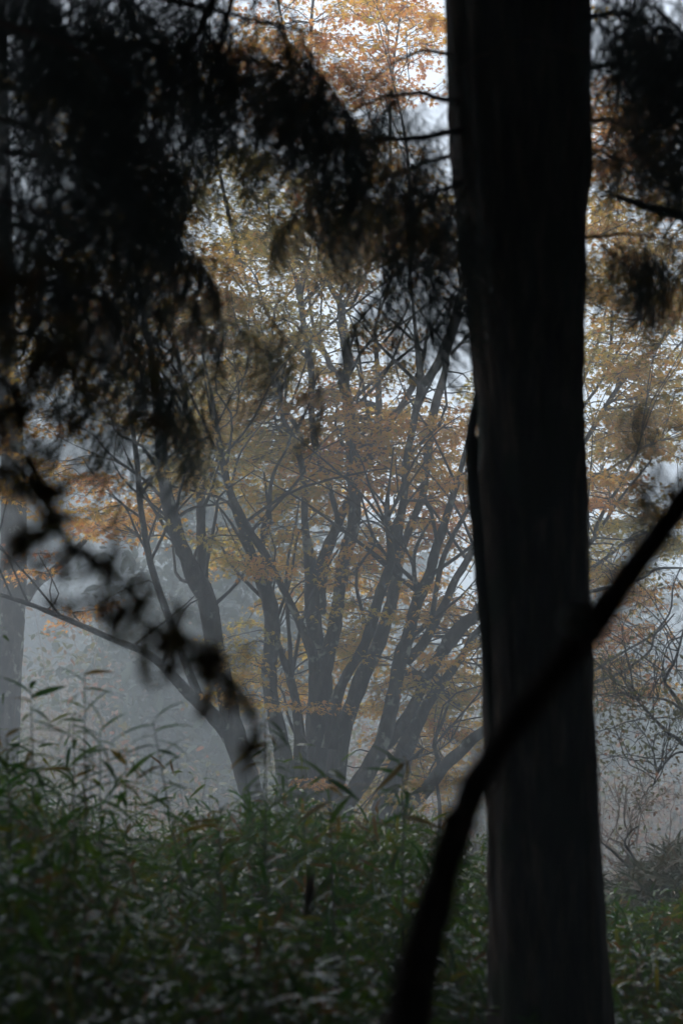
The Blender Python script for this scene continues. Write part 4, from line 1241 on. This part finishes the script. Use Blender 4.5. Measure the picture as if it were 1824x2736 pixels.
def far_trunk(name, seed, h, r0):
    r_ = np.random.default_rng(seed)
    m_ = MB()
    zs = np.linspace(-.6, h, 10)
    m_.tube(np.stack([.15 * np.sin(zs * .5 + seed), .1 * np.cos(zs * .4), zs], -1), np.linspace(r0, r0 * .25, 10), 8, .05)
    for k in range(9):
        z = r_.uniform(.25, .8) * h
        az = r_.uniform(0, 6.28)
        L = h * r_.uniform(.15, .3)
        a = np.array([.15 * math.sin(z * .5 + seed), .1 * math.cos(z * .4), z])
        e = a + np.array([math.cos(az) * L * .8, math.sin(az) * L * .8, L * .55])
        m_.tube(spline([a, (a + e) / 2 + [0, 0, .1 * L], e], 6), np.linspace(r0 * .35, r0 * .08, 6), 5, cap=False)
    return m_.mesh(name, M_MAPLE_BARK, True)


KIND = []
for k, (mat, h, w, cone) in enumerate([(M_FAR_GREEN, 15, 2.6, True), (M_FAR_GREEN, 11, 3.0, False), (M_FAR_AUTUMN, 8, 3.0, False), (M_FAR_AUTUMN, 4.5, 2.0, False)]):
    KIND.append((far_crown('crown', 40 + k, mat, h, w, cone=cone, leaf=.32 if k < 2 else .17, n_=7500 if k < 2 else 3600), far_trunk('trunk', 50 + k, h * .95, .22 if k < 2 else .12)))
LABF = ['misty far conifer behind the maples, dissolving in fog', 'misty far evergreen broadleaf tree behind the maples, dissolving in fog',
        'misty far autumn tree behind the maples, dissolving in fog', 'low misty autumn bush behind the maples, dissolving in fog']
FAR = []
rng = np.random.default_rng(77)
for k in range(44):
    yy = rng.uniform(72, 150)
    xr, sc_ = rng.uniform(-.19, .19), rng.uniform(.95, 1.4)
    FAR.append((xr * yy, yy, int(rng.choice([0, 0, 0, 1, 1])), sc_ * (.58 if xr > -.03 else 1.0)))
FAR += [(-13.0 + 2.3 * k, 76 + 3 * (k % 3), k % 2, 1.25 + .1 * (k % 3)) for k in range(6)]
FAR += [(-6.4, 50, 2, .8), (-4.4, 47, 2, .62), (-2.6, 53, 2, .75), (-7.4, 58, 1, .8), (.6, 52, 2, .7), (3.0, 56, 2, .8), (7.2, 48, 2, .7), (-5.0, 62, 1, .85), (-1.2, 64, 1, .8), (-8.4, 64, 2, 1.0),
        (6.6, 60, 0, .7), (9.4, 58, 1, .8), (8.2, 68, 0, .9), (-3.4, 44, 3, .9), (-5.6, 42, 3, .9), (5.6, 41, 3, .9), (1.6, 60, 0, .7)]
FAR += [(rng.uniform(-.15, -.02) * yy, yy, int(rng.choice([0, 1, 2, 2])), rng.uniform(.6, .85)) for yy in np.linspace(41, 72, 14)]
FAR += [(rng.uniform(.03, .15) * yy, yy, int(rng.choice([1, 2, 3])), rng.uniform(.5, .75)) for yy in np.linspace(41, 66, 7)]
for x, y, k, s in FAR:
    z = float(ground_z(x, y))
    root = empty('far_tree' if k < 3 else 'far_bush', (x, y, z), LABF[k], 'tree' if k < 3 else 'bush', ['far conifers', 'far evergreens', 'far autumn trees', 'far autumn bushes'][k])
    root.rotation_euler = (0, 0, rng.uniform(0, 6.28))
    root.scale = (s, s, s)
    for nm, me in zip(('crown', 'trunk'), KIND[k]):
        o = bpy.data.objects.new(nm, me)
        COL.objects.link(o)
        o.parent = root
        if nm == 'crown':
            o['kind'] = 'stuff'

# misty understory thicket beyond the maple
lf, mb = MB(), MB()
n_ = 26000
yy = rng.uniform(33, 46, n_)
xx = rng.uniform(-.19, .19, n_) * yy
hh = 2.0 + 1.0 * np.sin(xx * .9 + yy * .35) + .7 * np.sin(xx * 2.3 - yy * .8) + .4 * np.sin(xx * 5.1)
zz_ = ground_z(xx, yy) + np.maximum(hh, .4) * rng.random(n_) ** .6
scatter(lf, OVAL_V, OVAL_F, np.stack([xx, yy, zz_], -1), rng.uniform(0, 6.28, n_), rng.normal(.2, .5, n_), rng.normal(0, .5, n_), rng.uniform(.06, .15, n_), np.clip(rng.normal(.45, .3, n_) + .25 * np.sin(xx * 1.7), 0, 1))
for k in range(500):
    x_, y_ = xx[k], yy[k]
    z_ = float(ground_z(x_, y_))
    L = max(hh[k], .8) * rng.uniform(.7, 1.2)
    mb.tube(spline(np.array([[x_, y_, z_], [x_ + rng.normal(0, .2), y_, z_ + L * .5], [x_ + rng.normal(0, .5), y_ + rng.normal(0, .3), z_ + L]]), 5), np.linspace(.018, .004, 5), 3, cap=False)
o = lf.build('understory_thicket', M_SHRUB_LEAF)
tag(o, 'misty thicket of low shrubs on the ground behind the maples', 'thicket', kind='stuff')
mb.build('stalks', M_BLEACHED, o)['kind'] = 'stuff'

# grey trunk at the left edge
tr = [(5, 2300, 96), (12, 2000, 90), (22, 1787, 86), (30, 1650, 84), (36, 1557, 82), (38, 1400, 78), (34, 1200, 70), (20, 900, 60), (10, 500, 46), (0, 0, 34)]
P, rad = stem_pts(tr, 29, 29)
bz = float(ground_z(P[0][0], 29))
P = np.vstack([[P[0][0], 29, bz - .1], P])
et = empty('grey_tree', (P[0][0], 29, bz), 'pale grey tree trunk in fog at the left edge', 'tree')
m_ = MB()
m_.tube(P, np.concatenate([[rad[0]], rad]), 14, .05)
m_.build('trunk', M_MAPLE_BARK, et, smooth=True)
P, rad = stem_pts([(60, 1610, 40), (95, 1560, 32), (150, 1520, 24), (230, 1440, 16), (300, 1340, 9)], 29, 28.6)
m_ = MB()
m_.tube(P, rad, 9, .05)
m_.build('limb', M_MAPLE_BARK, et, smooth=True)
o = link('crown', far_crown('crown', 77, M_FAR_GREEN, 11, 3.0, 9000, .075), et)
o.matrix_parent_inverse = world_matrix(et).inverted()
o.location = (P[0][0] - .6, 29.5, 6.5)
o.scale = (.8, .8, .8)
o['kind'] = 'stuff'

# ------------------------------------------------------------------ haze: one even volume round everything
mb = MB()
x0, x1, y0, y1, z0, z1 = -200, 200, -50, 260, -6.0, 36.0
mb.add(np.array([(x0, y0, z0), (x1, y0, z0), (x1, y1, z0), (x0, y1, z0), (x0, y0, z1), (x1, y0, z1), (x1, y1, z1), (x0, y1, z1)], float),
       [(0, 3, 2, 1), (4, 5, 6, 7), (0, 1, 5, 4), (1, 2, 6, 5), (2, 3, 7, 6), (3, 0, 4, 7)])
m, n, l, out = new_mat('haze')
pv = n.new('ShaderNodeVolumePrincipled')
pv.inputs['Color'].default_value = (.87, .95, 1.0, 1)
pv.inputs['Density'].default_value = .0158
pv.inputs['Anisotropy'].default_value = .0
l.new(pv.outputs[0], out.inputs['Volume'])
hz = mb.build('haze', m)
tag(hz, 'cool grey autumn fog filling the wood', 'fog', kind='stuff')
